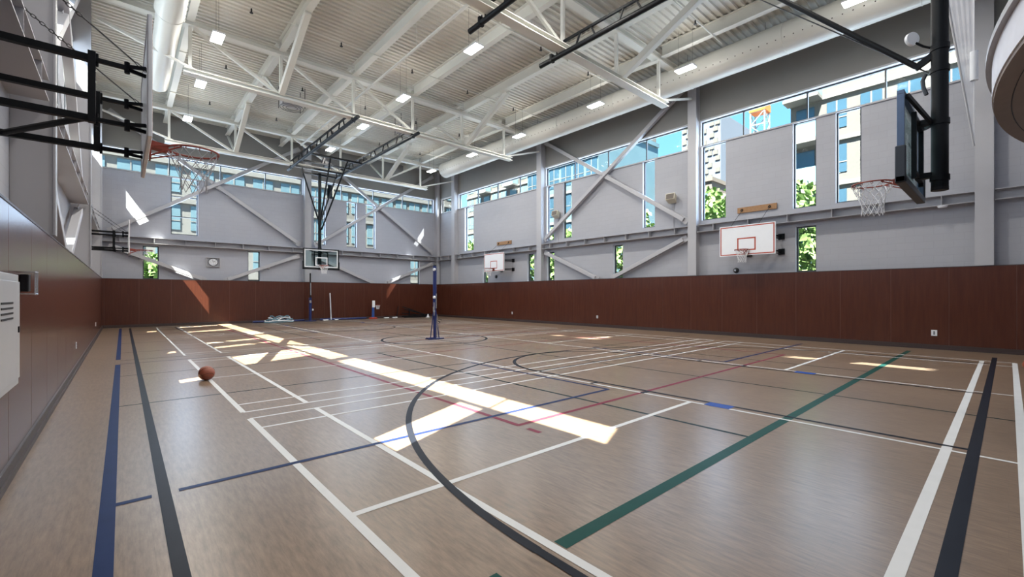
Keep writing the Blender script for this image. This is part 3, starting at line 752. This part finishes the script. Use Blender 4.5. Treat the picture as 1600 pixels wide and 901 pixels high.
def ceiling_hoop(yb, sg, label, near):
    """board plane at y=yb, facing sg*y; hung from rails between two trusses"""
    t = thing('ceiling_hoop', label, 'basketball hoop', (7.9, yb, 8.1))
    z0, z1, hw, X = 2.90, 3.95, 0.915, 7.9
    ya, yz = (9.1, -0.2) if near else (16.2, 25.6)
    zr = 8.2
    for x in (6.62, 9.17): ladder((x, ya, zr), (x, yz, zr), t)
    py = yb-sg*0.27
    pr = 0.085
    obj('post', MB().tube((X, py, z0-0.02), (X, py, 8.0), pr, 28), M['black'], t, smooth=True)
    obj('post_cap', MB().tube((X, py, z0-0.06), (X, py, z0-0.02), pr*1.02, 28), M['dark'], t, smooth=True)
    # cross bars between the rails
    ymid = (ya+yz)/2+(-1.0*sg if not near else -0.2)
    y1, y2, y3 = ymid, py-sg*0.6 if near else py-1.2, py
    for y, z in ((y1, zr), (y2, zr), (y3, zr), (y3, zr-0.28)):
        L = (6.62, 9.17) if z == zr else (7.0, 8.8)
        obj('cross_bar', MB().bar((L[0], y, z), (L[1], y, z), 0.09, 0.09), M['black'], t)
    for x in (7.02, 8.78): obj('drop_bar', MB().bar((x, y3, zr-0.28), (x, y3, zr), 0.05, 0.05), M['black'], t)
    zj = 5.55
    for x in (7.05, 8.75): obj('side_brace', MB().tube((x, py, zr-0.28), (X+(0.08 if x > X else -0.08), py, zj), 0.04, 8), M['black'], t)
    by = py+sg*0.2
    if near:
        obj('folding_brace', MB().tube((X-0.0, py+0.22, 4.52), (X, y1, zr-0.02), 0.035, 10), M['black'], t, smooth=True)
        obj('brace_lug', MB().bar((X, py+0.05, 4.62), (X, py+0.24, 4.50), 0.06, 0.075), M['black'], t)
        obj('hoist_cable', MB().tube((X+.03, py+0.1, 4.40), (X-0.02, y1+0.35, zr), 0.009, 6), M['cable'], t)
        strap = MB().path([(X-.02, py+.13, 4.38), (X-.03, py+.16, 4.30), (X-.04, py+.15, 4.2), (X-.05, py+.12, 4.1)], 0.022, 6)
        obj('strap_end', strap, M['blackpad'], t)
        reel = thing_part = obj('safety_reel', MB().tube((X-0.10, py+0.27, 4.86), (X-0.125, py+0.24, 4.86), 0.085, 24), M['white'], t, smooth=True)
        obj('reel_arm', MB().path([(X-0.1, py+.22, 4.80), (X-.06, py+.15, 4.74), (X-.03, py+.08, 4.70)], 0.014, 6), M['black'], t)
    else:
        for dx in (-0.06, 0.06):
            obj('folding_brace', MB().tube((X+dx, py+sg*0.1, 5.0), (X+dx*7+.1, y1, zr), 0.04, 8), M['black'], t, smooth=True)
        obj('winch', MB().box(X-.02, X+.3, y2+.3, y2+.6, zr+.0, zr+0.25).tube((X-.1, y2+.45, zr+.1), (X+.0, y2+.45, zr+.45), 0.09, 14), M['dark'], t)
    for z in ([4.68, 4.40, 3.72, 3.0] if near else [5.5, 5.3, 4.0, 3.1]):
        obj('post_collar', MB().tube((X, py, z-0.035), (X, py, z+0.035), pr+0.012, 28), M['black'], t, smooth=True)
    # glass board
    fy0, fy1 = sorted((yb-sg*0.03, yb+sg*0.0))
    gx0, gx1 = X-hw+0.04, X+hw-0.04
    obj('glass_panel', MB().box(gx0, gx1, yb-0.008, yb+0.008, z0+0.04, z1-0.04), M['bglass'], t)
    obj('board_frame', rectframe(MB(), 'y', yb-0.035, yb+0.035, X-hw, X+hw, z0, z1, 0.045), M['board_edge'] if near else M['dark'], t, bevel=0.004)
    ln = MB(); f = yb+sg*0.010
    rectframe(ln, 'y', min(f, f+sg*.002), max(f, f+sg*.002), gx0+.02, gx1-.02, z0+0.06, z1-0.06, 0.03 if near else 0.05); rectframe(ln, 'y', min(f, f+sg*.002), max(f, f+sg*.002), X-.305, X+.305, 3.05, 3.5, 0.05)
    obj('target_line', ln, M['white'], t)
    pad = MB(); zt = 0.38
    pad.box(X-hw-0.03, X+hw+0.03, yb-0.05, yb+0.05, z0-0.06, z0+0.02)
    for s_ in (-1, 1): pad.box(X+s_*(hw+0.03), X+s_*(hw-0.035), yb-0.05, yb+0.05, z0-0.06, z0+zt)
    obj('board_padding', pad, M['blackpad'] if near else M['dark'], t, bevel=0.012)
    br = MB()
    for z in (3.05, 3.75):
        br.bar((X, py+sg*pr*0.9, z), (X, yb-sg*0.035, z), 0.10, 0.07)
        br.bar((X-.34, yb-sg*.06, z), (X+.34, yb-sg*.06, z), 0.05, 0.05)
    for s_ in (-1, 1):
        br.bar((X+s_*.34, yb-sg*.06, 2.98), (X+s_*.34, yb-sg*.06, 3.82), 0.05, 0.05)
        br.bar((X+s_*.02, py+sg*.07, 3.72), (X+s_*.8, yb-sg*.05, z1-.05), 0.035, 0.05)
    obj('board_mount', br, M['black'], t)
    rim(t, (X, yb+sg*0.41, 3.05), (0, sg), M['rimred'], 'net')
ceiling_hoop(0.86, 1, 'large black ceiling-hung hoop close by at the right with glass board seen from behind', True)
ceiling_hoop(24.2, -1, 'far ceiling-hung hoop with glass board and black V braces before the back wall', False)

# ------------------------------------------------------------------ curved balcony edge upper right
zb, R, ccx, ccy = 3.49, 7.35, 7.0, -7.23
def fan(rad, z, flip=False, inset=0):
    pts = []
    lim = math.acos(min(1, (YF+0.005-ccy)/rad))
    for i in range(49):
        a = PI/2+lim-(2*lim)*i/48
        pts.append((ccx+rad*math.cos(a), ccy+rad*math.sin(a), z))
    return pts
def slab(rad, z0, z1):
    a = fan(rad, z0); b = fan(rad, z1); n = len(a); mb = MB()
    mb.add(a+b, [tuple(range(n)), tuple(range(2*n-1, n-1, -1))]+[(i, (i+1) % n, n+(i+1) % n, n+i) for i in range(n)])
    return mb
t = thing('curved_balcony', 'pale curved balcony edge with taupe underside at the upper right corner', 'balcony', (7.0, YF, zb))
obj('soffit', slab(R-0.012, zb, zb+0.04), M['soffit'], t)
obj('fascia', slab(R, zb+0.04, zb+0.36), M['fascia'], t, smooth=True)
obj('soffit_trim', MB().path([(x, y, z+0.0) for x, y, z in fan(R-0.14, zb-0.002)], 0.004, 4), M['dark'], t)
obj('top_lip', slab(R+0.045, zb+0.36, zb+0.42), M['lip'], t)

# hanging mesh divider and weight
t = thing('hanging_mesh_net', 'narrow white gathered mesh net hanging to a point beside the black post', 'net', (9.3, 0.15, 8.0))
def at(px, py, x):
    r_ = ((px-800)/F_PX); d = Vector((math.sin(YAW)+math.cos(YAW)*r_, math.cos(YAW)-math.sin(YAW)*r_, -(py-461)/F_PX)); q = x/d.x
    return Vector((0, 0, 1.488))+d*q
a0, a1, tip = at(1474, -30, 9.3), at(1521, -30, 9.3), at(1522, 228, 9.3)
zt = 8.1; 
def lerp(a, b, f): return a+(b-a)*f
topL = tip+(a0-tip)*((zt-tip.z)/(a0.z-tip.z)); topR = Vector((tip.x, tip.y, zt))
mb = MB(); N = 16; L = 30; vs = []
for i in range(L+1):
    f = i/L; A = lerp(tip, topL, f); B = lerp(tip, topR, f)
    for j in range(N+1):
        q = lerp(A, B, j/N); q = q+Vector((0.008*f*math.sin(j*1.9), 0, 0)); vs.append(q)
mb.add(vs, [(i*(N+1)+j, i*(N+1)+j+1, (i+1)*(N+1)+j+1, (i+1)*(N+1)+j) for i in range(L) for j in range(N)])
def mesh_material():
    m = mat('fine_white_mesh', (0.62, 0.62, 0.66), 0.8); n, l, b = nodes_of(m); b.inputs['Alpha'].default_value = 0.93
    return m
o = obj('mesh_panel', mb, mesh_material(), t, smooth=True)
obj('edge_cord', MB().tube(tip, topL, 0.012, 6), M['offwhite'], t)
obj('edge_cord', MB().tube(tip, topR, 0.007, 6), M['net'], t)
obj('cord_weight', MB().tube((tip.x, tip.y, 4.62), (tip.x, tip.y, 5.04), 0.045, 14), M['white'], t, smooth=True)

# ------------------------------------------------------------------ balls
def basketball(loc, label, r=0.123, rot=(0.5, 0.3, 0.2)):
    t = thing('basketball', label, 'ball', loc)
    mb = MB(); n, m = 32, 20
    mb.lathe([(max(0.0005, r*math.sin(PI*i/m)), -r*math.cos(PI*i/m)) for i in range(m+1)], loc, n)
    obj('ball_skin', mb, M['ball'], t, smooth=True)
    s = MB(); Rm = Matrix.Rotation(rot[0], 4, 'X') @ Matrix.Rotation(rot[1], 4, 'Y') @ Matrix.Rotation(rot[2], 4, 'Z'); rs = r+0.0003
    curves = []
    curves.append([Vector((rs*math.cos(a), rs*math.sin(a), 0)) for a in [2*PI*i/48 for i in range(48)]])
    curves.append([Vector((rs*math.cos(a), 0, rs*math.sin(a))) for a in [2*PI*i/48 for i in range(48)]])
    for sgn in (-1, 1):
        cv = []
        for i in range(48):
            a = 2*PI*i/48; th = 0.62
            v = Vector((math.sin(th)*math.cos(a)*1.5, sgn*math.cos(th), math.sin(th)*math.sin(a)*0.95)).normalized()*rs; cv.append(v)
        curves.append(cv)
    for cv in curves: s.path([Rm @ v + Vector(loc) for v in cv], 0.0022, 5, True)
    obj('ball_seam', s, M['ballseam'], t)
basketball((1.10, 9.33, 0.123), 'orange basketball lying on the floor beside the white line at left')
basketball((13.30, -0.30, 0.123), 'orange ball cut by the right edge of the picture', rot=(1, 1, 0))

# ------------------------------------------------------------------ volleyball posts
def net_post(x, y, h, label, full=True):
    t = thing('net_post', label, 'volleyball post', (x, y, 0))
    if full:
        obj('base_plate', MB().box(x-.3, x+.3, y-.12, y+.12, 0.0, 0.03).box(x-.3, x+.0, y-.06, y+.06, 0.03, 0.06), M['navy'], t, bevel=0.005)
        obj('post', MB().tube((x, y, 0.03), (x, y, h*0.42), 0.05, 16), M['navy'], t, smooth=True)
        obj('upper_post', MB().tube((x, y, h*0.42), (x, y, h), 0.06, 16), M['navy'], t, smooth=True)
        obj('post_cap', MB().lathe([(0.001, 0.06), (0.04, 0.05), (0.06, 0.01), (0.06, 0)], (x, y, h), 14), M['dark'], t, smooth=True)
        for s_ in (-1, 1): obj('base_strut', MB().tube((x+s_*.17, y+.0, 0.03), (x+s_*.045, y, 0.95), 0.016, 8), M['navy'], t)
        obj('inner_tube', MB().tube((x+.07, y-.03, 0.05), (x+.07, y-.03, 0.82), 0.018, 10), M['silver'], t, smooth=True)
        obj('winch_arm', MB().tube((x-.06, y-.06, 0.8), (x-.06, y-.06, 1.25), 0.02, 8), M['silver'], t)
        obj('crank_handle', MB().path([(x-.03, y-.08, .95), (x-.12, y-.1, .95), (x-.12, y-.1, 1.1)], 0.012, 6), M['silver'], t)
        obj('slide_track', MB().box(x+.0, x+.03, y-.075, y-.05, 1.05, 1.55), M['silver'], t)
        for z in (1.42, 2.36): obj('net_pulley', MB().tube((x-.075, y-.05, z), (x-.02, y-.05, z), 0.05, 14), M['white'], t, smooth=True)
        obj('cord_loop', MB().path([(x+.2+.07*math.cos(a), y, .62+.05*math.sin(a)) for a in [q*PI/5 for q in range(8)]], 0.008, 5), M['dark'], t)
    else:
        obj('base_plate', MB().box(x-.3, x+.3, y-.12, y+.12, 0.0, 0.04), M['navy'], t, bevel=0.005)
        obj('post', MB().tube((x, y, 0.04), (x, y, 1.35), 0.075, 16), M['navy'], t, smooth=True)
        obj('upper_post', MB().tube((x, y, 1.35), (x, y, h), 0.04, 16), M['dark'], t, smooth=True)
        obj('slide_track', MB().box(x-.02, x+.02, y-.09, y-.06, 1.5, 2.2), M['silver'], t)
        obj('winch', MB().box(x-.08, x+.02, y-.12, y-.06, 1.05, 1.2), M['silver'], t)
        obj('net_pulley', MB().tube((x+.09, y-.05, .65), (x+.15, y-.05, .65), 0.06, 12), M['white'], t, smooth=True)
net_post(7.95, 12.95, 2.48, 'navy and silver volleyball net post standing on the centre circle')
net_post(8.05, 26.55, 2.75, 'navy volleyball post standing against the back wall panelling', False)

def bk(px, y=26.7):   # x on a plane near the back wall
    r_ = (px-800)/F_PX; d = (math.sin(YAW)+math.cos(YAW)*r_, math.cos(YAW)-math.sin(YAW)*r_); return d[0]/d[1]*y
# white pole leaning at the back wall
x = bk(517, 26.75)
t = thing('white_pole', 'slim white pole leaning upright against the back wall', 'pole', (x, 26.75, 0))
obj('shaft', MB().tube((x, 26.7, 0.02), (x, 26.9, 1.62), 0.03, 10), M['white'], t, smooth=True)
obj('end_cap', MB().tube((x, 26.7, 0), (x, 26.7, 0.025), 0.035, 10), M['dark'], t)
# toy hoop
x = bk(583, 26.6); y = 26.6
t = thing('toy_hoop', 'small toy basketball hoop with red base and blue stem by the back wall', 'toy hoop', (x, y, 0))
obj('base', MB().lathe([(0.001, 0), (.27, 0), (.27, .06), (.2, .1), (.001, .1)], (x, y, 0), 20), M['red'], t, smooth=True)
obj('stem', MB().tube((x, y, .1), (x, y, .82), .09, 14, .07), M['blue'], t, smooth=True)
obj('toy_board', MB().box(x-.09, x+.09, y-.09, y-.05, .72, 1.15), M['white'], t, bevel=0.02)
obj('toy_rim', MB().torus((x+.24, y-.16, .86), .14, .015, 20, 6), M['red'], t, smooth=True)
obj('net', net_mesh((x+.24, y-.16, .85), MB(), .13, .24, 10, 4, .006), M['net'], t)
# coiled rope / net bundle
t = thing('net_bundle', 'pale blue and white coiled net bundle on the floor by the back wall', 'net bundle', (bk(437, 26.2), 26.2, 0))
cx_ = bk(437, 26.2)
for q in range(5):
    pts = []
    for i in range(28):
        a = 2*PI*i/28
        pts.append((cx_+(0.75-.07*q+random.uniform(-.04, .04))*math.cos(a)+random.uniform(-.05, .05), 26.2+(0.33-.03*q)*math.sin(a)+random.uniform(-.03, .03), 0.05+0.06*q*abs(math.sin(a*1.5+q))+0.02*q))
    obj('coil', MB().path(pts, 0.028, 6, True), M['net'] if q % 2 else M['ext_rail'], t, smooth=True)
# long blue padded rail lying along the back wall
for i, (a, b, cname, lab) in enumerate(((395, 475, 'navy', 'left long navy pole lying on the floor along the back wall'), (500, 572, 'navy', 'right long navy pole lying on the floor along the back wall'))):
    tag(obj('floor_pole', MB().tube((bk(a, 26.75), 26.75, 0.06), (bk(b, 26.75), 26.75, 0.06), 0.055, 12), M[cname], smooth=True), lab, 'pole', 'poles lying along the back wall')
# black poles heap
x0 = bk(635, 26.4); x1 = bk(668, 26.4)
for i, (a, za, b, zb_) in enumerate(((x0-.1, .72, x1-.1, .18), (x0, .55, x1+.1, .12), (x0-.25, .3, x1, .08), (x0-.3, .08, x1+.2, .22), (x0-.2, .04, x1-.2, .04))):
    tag(obj('folded_pole', MB().bar((a, 26.75-.1*i, za), (b, 26.65-.12*i, zb_), 0.06, 0.06), M['black']), '%s black pole of the heap in the right back corner' % ('topmost', 'second highest', 'middle', 'crossing low', 'bottom')[i], 'pole', 'heap of black poles')
tag(obj('pole_stack_support', MB().bar((x0-.45, 26.9, 0), (x0-.35, 26.85, .75), .05, .05).bar((x0+.5, 26.93, 0), (x0+.5, 26.9, .6), .05, .05), M['black']), 'black upright frame holding up the heap of poles in the right back corner', 'frame')
# small white things along the back wall
for px, w, lab in ((509, .14, 'small white box on the floor just right of the navy post'), (526, .1, 'small white cup shape on the floor right of the white pole'), (604, .16, 'small white block on the floor right of the toy hoop'), (617, .16, 'small white block on the floor left of the black poles')):
    xx = bk(px, 26.5)
    tag(obj('floor_item', MB().box(xx-w, xx+w, 26.45, 26.6, 0, .07), M['white'], bevel=0.02), lab, 'box', 'small white items by the back wall')
xx = bk(667, 26.0)
tag(obj('white_cone', MB().lathe([(.001, .22), (.03, .22), (.1, .03), (.15, .03), (.15, 0), (.001, 0)], (xx, 25.85, 0), 16), M['white'], smooth=True), 'small white cone on the floor at the right end of the black poles', 'cone')

# ------------------------------------------------------------------ wall fittings
# clock in a square guard
t = thing('wall_clock', 'round white clock in a square guard on the back wall', 'clock', (3.5, YB-0.05, 3.2))
c = (3.5, YB, 3.2)
obj('guard_frame', rectframe(MB(), 'y', YB-.10, YB-.005, c[0]-.3, c[0]+.3, c[2]-.24, c[2]+.24, .025), M['steel'], t)
obj('clock_face', MB().tube((c[0], YB-.05, c[2]), (c[0], YB-.03, c[2]), .19, 28), M['white'], t, smooth=True)
obj('clock_rim', MB().torus((c[0], YB-.045, c[2]), .195, .014, 28, 6, 'y'), M['dark'], t, smooth=True)
hd = MB().bar((c[0], YB-.055, c[2]), (c[0]+.09, YB-.055, c[2]+.05), .012, .02).bar((c[0], YB-.055, c[2]), (c[0]-.04, YB-.055, c[2]+.14), .008, .014)
obj('clock_hand', hd, M['dark'], t)
g = MB()
for i in range(-2, 3): g.tube((c[0]+i*.1, YB-.1, c[2]-.23), (c[0]+i*.1, YB-.1, c[2]+.23), .004, 4)
for i in range(-1, 2): g.tube((c[0]-.29, YB-.1, c[2]+i*.11), (c[0]+.29, YB-.1, c[2]+i*.11), .004, 4)
obj('guard_wire', g, M['steel'], t)

def speaker(y, z, label):
    t = thing('wall_speaker', label, 'speaker', (XR, y, z), 'beige wall speakers')
    obj('speaker_box', MB().add([(XR-.34, y-.2, z-.06), (XR-.34, y+.2, z-.06), (XR-.30, y+.2, z+.2), (XR-.30, y-.2, z+.2), (XR-.1, y-.16, z-.2), (XR-.1, y+.16, z-.2), (XR-.05, y+.16, z+.12), (XR-.05, y-.16, z+.12)],
        [(0, 1, 2, 3), (7, 6, 5, 4), (0, 4, 5, 1), (3, 2, 6, 7), (0, 3, 7, 4), (1, 5, 6, 2)]), M['beige'], t, bevel=0.012)
    obj('grille', MB().add([(XR-.343, y-.17, z-.04), (XR-.343, y+.17, z-.04), (XR-.308, y+.17, z+.17), (XR-.308, y-.17, z+.17)], [(0, 1, 2, 3)]), M['ext_cream'], t)
    obj('wall_bracket', MB().box(XR-.07, XR-.005, y-.05, y+.05, z-.08, z+.08), M['steel'], t)
    obj('cable_conduit', MB().tube((XR-.02, y, z-.1), (XR-.02, y, 4.25), .011, 6), M['steel'], t)
speaker(9.17, 5.46, 'beige wall speaker right of the crossed braces, near the column')
speaker(15.6, 5.68, 'beige wall speaker left of the crossed braces, between two narrow windows')
for y, z, lab in ((6.7, 2.41, 'small round grey bell under the near white backboard'), (20.7, 2.62, 'small round grey bell under the far white backboard')):
    t = thing('wall_bell', lab, 'bell', (XR, y, z), 'round bells on the right wall')
    obj('bell_dome', MB().lathe([(.001, -.09), (.05, -.085), (.09, -.05), (.1, -.02), (.1, 0)], (XR-.005, y, z), 20, 'x'), M['cable'], t, smooth=True)
    obj('bell_cap', MB().tube((XR-.115, y, z), (XR-.09, y, z), .035, 12), M['silver'], t, smooth=True)
def outlet(x, y, z, nx, ny, label, w=0.09, h=0.13):
    t = thing('wall_outlet', label, 'outlet', (x, y, z), 'small white outlets in the panelling')
    if nx: obj('cover_plate', MB().box(x, x+nx*.012, y-w/2, y+w/2, z-h/2, z+h/2), M['white'], t, bevel=0.003); obj('socket', MB().box(x+nx*.012, x+nx*.016, y-.02, y+.02, z-.04, z-.01).box(x+nx*.012, x+nx*.016, y-.02, y+.02, z+.01, z+.04), M['dark'], t)
    else: obj('cover_plate', MB().box(x-w/2, x+w/2, y, y+ny*.012, z-h/2, z+h/2), M['white'], t, bevel=0.003); obj('socket', MB().box(x-.02, x+.02, y+ny*.012, y+ny*.016, z-.04, z-.01), M['dark'], t)
outlet(PR-.005, 12.85, .47, -1, 0, 'small white outlet in the right panelling, middle of the wall')
outlet(PR-.005, 1.36, .45, -1, 0, 'white double outlet in the right panelling near the white line end', .12, .16)
outlet(PR-.005, 18.9, .47, -1, 0, 'tiny white outlet in the right panelling near the back corner')
outlet(PL+.005, 12.2, .5, 1, 0, 'small pale outlet in the left panelling, nearer of two')
outlet(PL+.005, 20.6, .5, 1, 0, 'small pale outlet in the left panelling, farther of two')
tag(obj('wall_sensor', MB().lathe([(.001, -.07), (.05, -.06), (.07, 0)], (6.1, YB-.0, 3.0), 14, 'y'), M['white'], smooth=True), 'tiny white round sensor on the back wall left of the middle column', 'sensor')
tag(obj('girder_sensor', MB().lathe([(.001, -.06), (.09, -.05), (.11, 0)], (16.8, 1.2, 3.935), 16), M['white'], smooth=True), 'small white round sensor under the right girder beside the near column', 'sensor')

# cabinet on the left wall
t = thing('wall_cabinet', 'light grey metal cabinet on the left panelling at the picture edge', 'cabinet', (PL, 5.0, .75))
obj('cabinet_body', MB().box(PL, PL+.035, 4.4, 5.58, .74, 1.66), M['cabinet'], t, bevel=0.004)
d = obj('cabinet_door', MB().box(PL+.035, PL+.05, 4.46, 5.52, .80, 1.60), M['cabinet'], t, bevel=0.004)
obj('door_latch', MB().box(PL+.05, PL+.058, 5.43, 5.47, 1.18, 1.23), M['dark'], d)
lv = MB()
for i in range(4): lv.box(PL+.05, PL+.054, 4.75, 5.2, 1.30+i*.04, 1.315+i*.04)
obj('door_vent', lv, M['dark'], d)
t = thing('caged_alarm', 'small dark wall alarm in a silver wire cage on the left panelling', 'alarm', (PL, 5.95, 1.6))
obj('alarm_body', MB().box(PL, PL+.06, 5.90, 6.02, 1.52, 1.68), M['dark'], t, bevel=0.01)
g = MB()
for z in (1.50, 1.70): g.path([(PL, 5.87, z), (PL+.1, 5.87, z), (PL+.1, 6.06, z), (PL, 6.06, z)], .005, 5)
for y_ in (5.88, 5.935, 5.99, 6.05): g.tube((PL+.1, y_, 1.49), (PL+.1, y_, 1.71), .004, 5)
obj('wire_cage', g, M['silver'], t)

# ------------------------------------------------------------------ outside
tag(obj('street_ground', MB().box(-80, 140, -60, 140, -0.9, -0.3).v and MB().box(18.2, 160, -60, 140, -0.9, -0.3).box(-80, 18.2, 28.5, 140, -0.9, -0.3).box(-80, -2.2, -60, 28.5, -0.9, -0.3).box(-2.2, 18.2, -60, -2.5, -0.9, -0.3), M['ground']), kind='structure')

def facade(name, label, plane, d, depth, s0, s1, floors, fh, cols, wallm, glassm, winw=0.6, winh=0.62, slab_=True, balc=(), z0=0.0, group=None):
    """facade facing the hall: plane 'x' faces -x, plane 'y' faces -y"""
    def B(mb, a, b, c, e, p, q):
        if plane == 'x': mb.box(a, b, c, e, p, q)
        else: mb.box(c, e, a, b, p, q)
        return mb
    H = floors*fh
    t = thing(name, label, 'building', (d, s0, 0) if plane == 'x' else (s0, d, 0), group)
    obj('building_body', B(MB(), d, d+depth, s0, s1, -0.3, H), wallm, t)
    cw = (s1-s0)/cols
    for f in range(floors):
        if slab_: obj('floor_band', B(MB(), d-.18, d, s0, s1, f*fh-.14, f*fh+.14), M['ext_slab'], t)
        for c in range(cols):
            a = s0+cw*(c+.5-winw/2); b = s0+cw*(c+.5+winw/2); zz = f*fh+fh*0.24
            w = obj('window', B(MB(), d-.05, d+.02, a, b, zz, zz+fh*winh), glassm, t)
            if c in balc:
                k1 = obj('balcony', B(MB(), d-1.3, d-.18, a-.5, b+.5, f*fh-.12, f*fh+.12), M['ext_slab'], t)
                obj('railing', B(B(B(MB(), d-1.3, d-1.24, a-.5, b+.5, f*fh+.12, f*fh+1.15), d-1.24, d-.18, a-.5, a-.44, f*fh+.12, f*fh+1.15), d-1.24, d-.18, b+.44, b+.5, f*fh+.12, f*fh+1.15), M['ext_rail'], k1)
            else:
                obj('window_bar', B(B(MB(), d-.08, d-.05, (a+b)/2-.04, (a+b)/2+.04, zz, zz+fh*winh), d-.08, d-.05, a, b, zz+fh*winh*.35, zz+fh*winh*.35+.07), M['ext_slab'], w)
    obj('roof_parapet', B(MB(), d-.25, d+depth, s0-.2, s1+.2, H, H+.5), wallm, t)
    return t
facade('apartment_building', 'white apartment block with gridded windows and balconies outside the right wall', 'x', 36, 12, -6, 10.4, 8, 3.0, 9, M['ext_white'], M['ext_glass'], .6, .62, True, (8,))
facade('apartment_building', 'low cream brick building behind the trees outside the right wall', 'x', 56, 8, 25, 45, 5, 3.2, 8, M['ext_cream'], M['ext_glass2'], .6, .5)
facade('office_tower', 'tall pale tower with small square windows far beyond the right wall', 'x', 90, 16, 62, 78, 14, 3.2, 7, M['ext_white'], M['ext_grey'], .55, .5, False)
facade('office_building', 'blue glass office block beyond the right wall near the far columns', 'x', 38, 12, 29, 40, 6, 3.3, 6, M['ext_glass2'], M['ext_glass'], .8, .8, True)
facade('apartment_building', 'pale block with balconies seen beyond the far right windows', 'x', 46, 12, 46, 64, 7, 3.1, 8, M['ext_white'], M['ext_glass2'], .66, .62, True, (2, 5))
facade('apartment_building', 'long blue glazed block with white balcony bands behind the back wall', 'y', 44, 12, -14, 14.9, 6, 3.0, 13, M['ext_slab'], M['ext_glass2'], .7, .66, True, ())
facade('apartment_building', 'pale blue block with white bands behind the right half of the back wall', 'y', 44, 12, 15.5, 30, 6, 3.0, 9, M['ext_white'], M['ext_glass2'], .78, .66, True, ())
# patterned tower: staggered dark panels
t = thing('patterned_tower', 'tall tower clad in staggered white and dark blue panels beyond the right wall', 'building', (84, 37, 0))
obj('building_body', MB().box(84, 98, 35.8, 43.5, -.3, 36), M['ext_grey'], t)
mbx = MB()
for f in range(32):
    for c in range(7):
        if (f*3+c*2) % 5 < 3:
            yy = 35.9+c*1.08+(f % 2)*.4; mbx.box(83.8, 84, yy, min(43.5, yy+.85), f*1.12+.1, f*1.12+.95)
o = obj('cladding_panel', mbx, M['ext_white'], t); o['kind'] = 'stuff'
# crane
t = thing('tower_crane', 'white and orange lattice tower crane beyond the right wall', 'crane', (70, 24.9, 0))
def lattice(mb, x, y, w, z0, z1, st):
    for a, b in ((-1, -1), (1, -1), (-1, 1), (1, 1)): mb.bar((x+a*w/2, y+b*w/2, z0), (x+a*w/2, y+b*w/2, z1), .16, .16)
    z = z0; i = 0
    while z+st <= z1+.01:
        s_ = 1 if i % 2 else -1
        for a in (-1, 1):
            mb.bar((x+a*w/2, y-s_*w/2, z), (x+a*w/2, y+s_*w/2, z+st), .1, .1); mb.bar((x-s_*w/2, y+a*w/2, z), (x+s_*w/2, y+a*w/2, z+st), .1, .1)
        mb.bar((x-w/2, y-w/2, z), (x-w/2, y+w/2, z), .12, .12); z += st; i += 1
    return mb
obj('mast', lattice(MB(), 70, 24.2, 1.9, -.3, 33, 1.9), M['crane'], t)
obj('slewing_unit', MB().box(68.8, 71.2, 23.0, 25.4, 33, 35), M['crane_o'], t)
obj('climbing_frame', MB().box(68.9, 71.1, 23.1, 25.3, 28.2, 29.2), M['crane_o'], t)
jb = MB()
for q in ((69.3, 35.2), (70.7, 35.2), (70, 36.6)): jb.bar((q[0], 14, q[1]), (q[0], 50, q[1]), .18, .18)
obj('jib', jb, M['crane'], t)

# trees
def tree(x, y, h, r, label, n=1500):
    t = thing('tree', label, 'tree', (x, y, -.3), 'street trees outside the windows')
    obj('trunk', MB().tube((x, y, -.3), (x, y, h*.5), .16, 9, .09), M['bark'], t)
    mb = MB(); rnd = random.Random(int(x*31+y*17))
    for i in range(n):
        while True:
            p = Vector((rnd.uniform(-1, 1), rnd.uniform(-1, 1), rnd.uniform(-1, 1)))
            if 0.35 < p.length < 1: break
        q = Vector((x+p.x*r, y+p.y*r, h*.62+p.z*h*.42)); s_ = rnd.uniform(.15, .32)
        a = Vector((rnd.uniform(-1, 1), rnd.uniform(-1, 1), rnd.uniform(-1, 1))).normalized(); b = a.orthogonal().normalized(); c_ = a.cross(b)
        mb.add([q+b*s_, q+c_*s_*.6, q-b*s_, q-c_*s_*.6+a*.04], [(0, 1, 2, 3)])
    obj('crown', mb, M['leaf'], t)
for x, y, h, r, lab in ((26.5, 7.4, 7.2, 2.0, 'leafy green tree outside the near lower window of the right wall'), (27.5, 3.0, 8.4, 1.6, 'green tree outside the two narrow upper windows of the right wall'), (27, 12.0, 7.8, 2.0, 'green tree outside the wide upper window of the right wall'),
        (26.5, 18.2, 8.4, 2.3, 'green tree outside the middle windows of the right wall'), (26.5, 24.0, 6.8, 2.1, 'green tree outside the window left of the crossed braces'), (26.0, 28.8, 6.8, 2.0, 'green tree outside the window right of the far backboard'), (26.0, 34, 6.8, 2.2, 'green tree beyond the far end of the right wall'), (1.3, 31.5, 3.6, 1.2, 'small green shrub tree outside the left lower window of the back wall')):
    tree(x, y, h, r, lab)
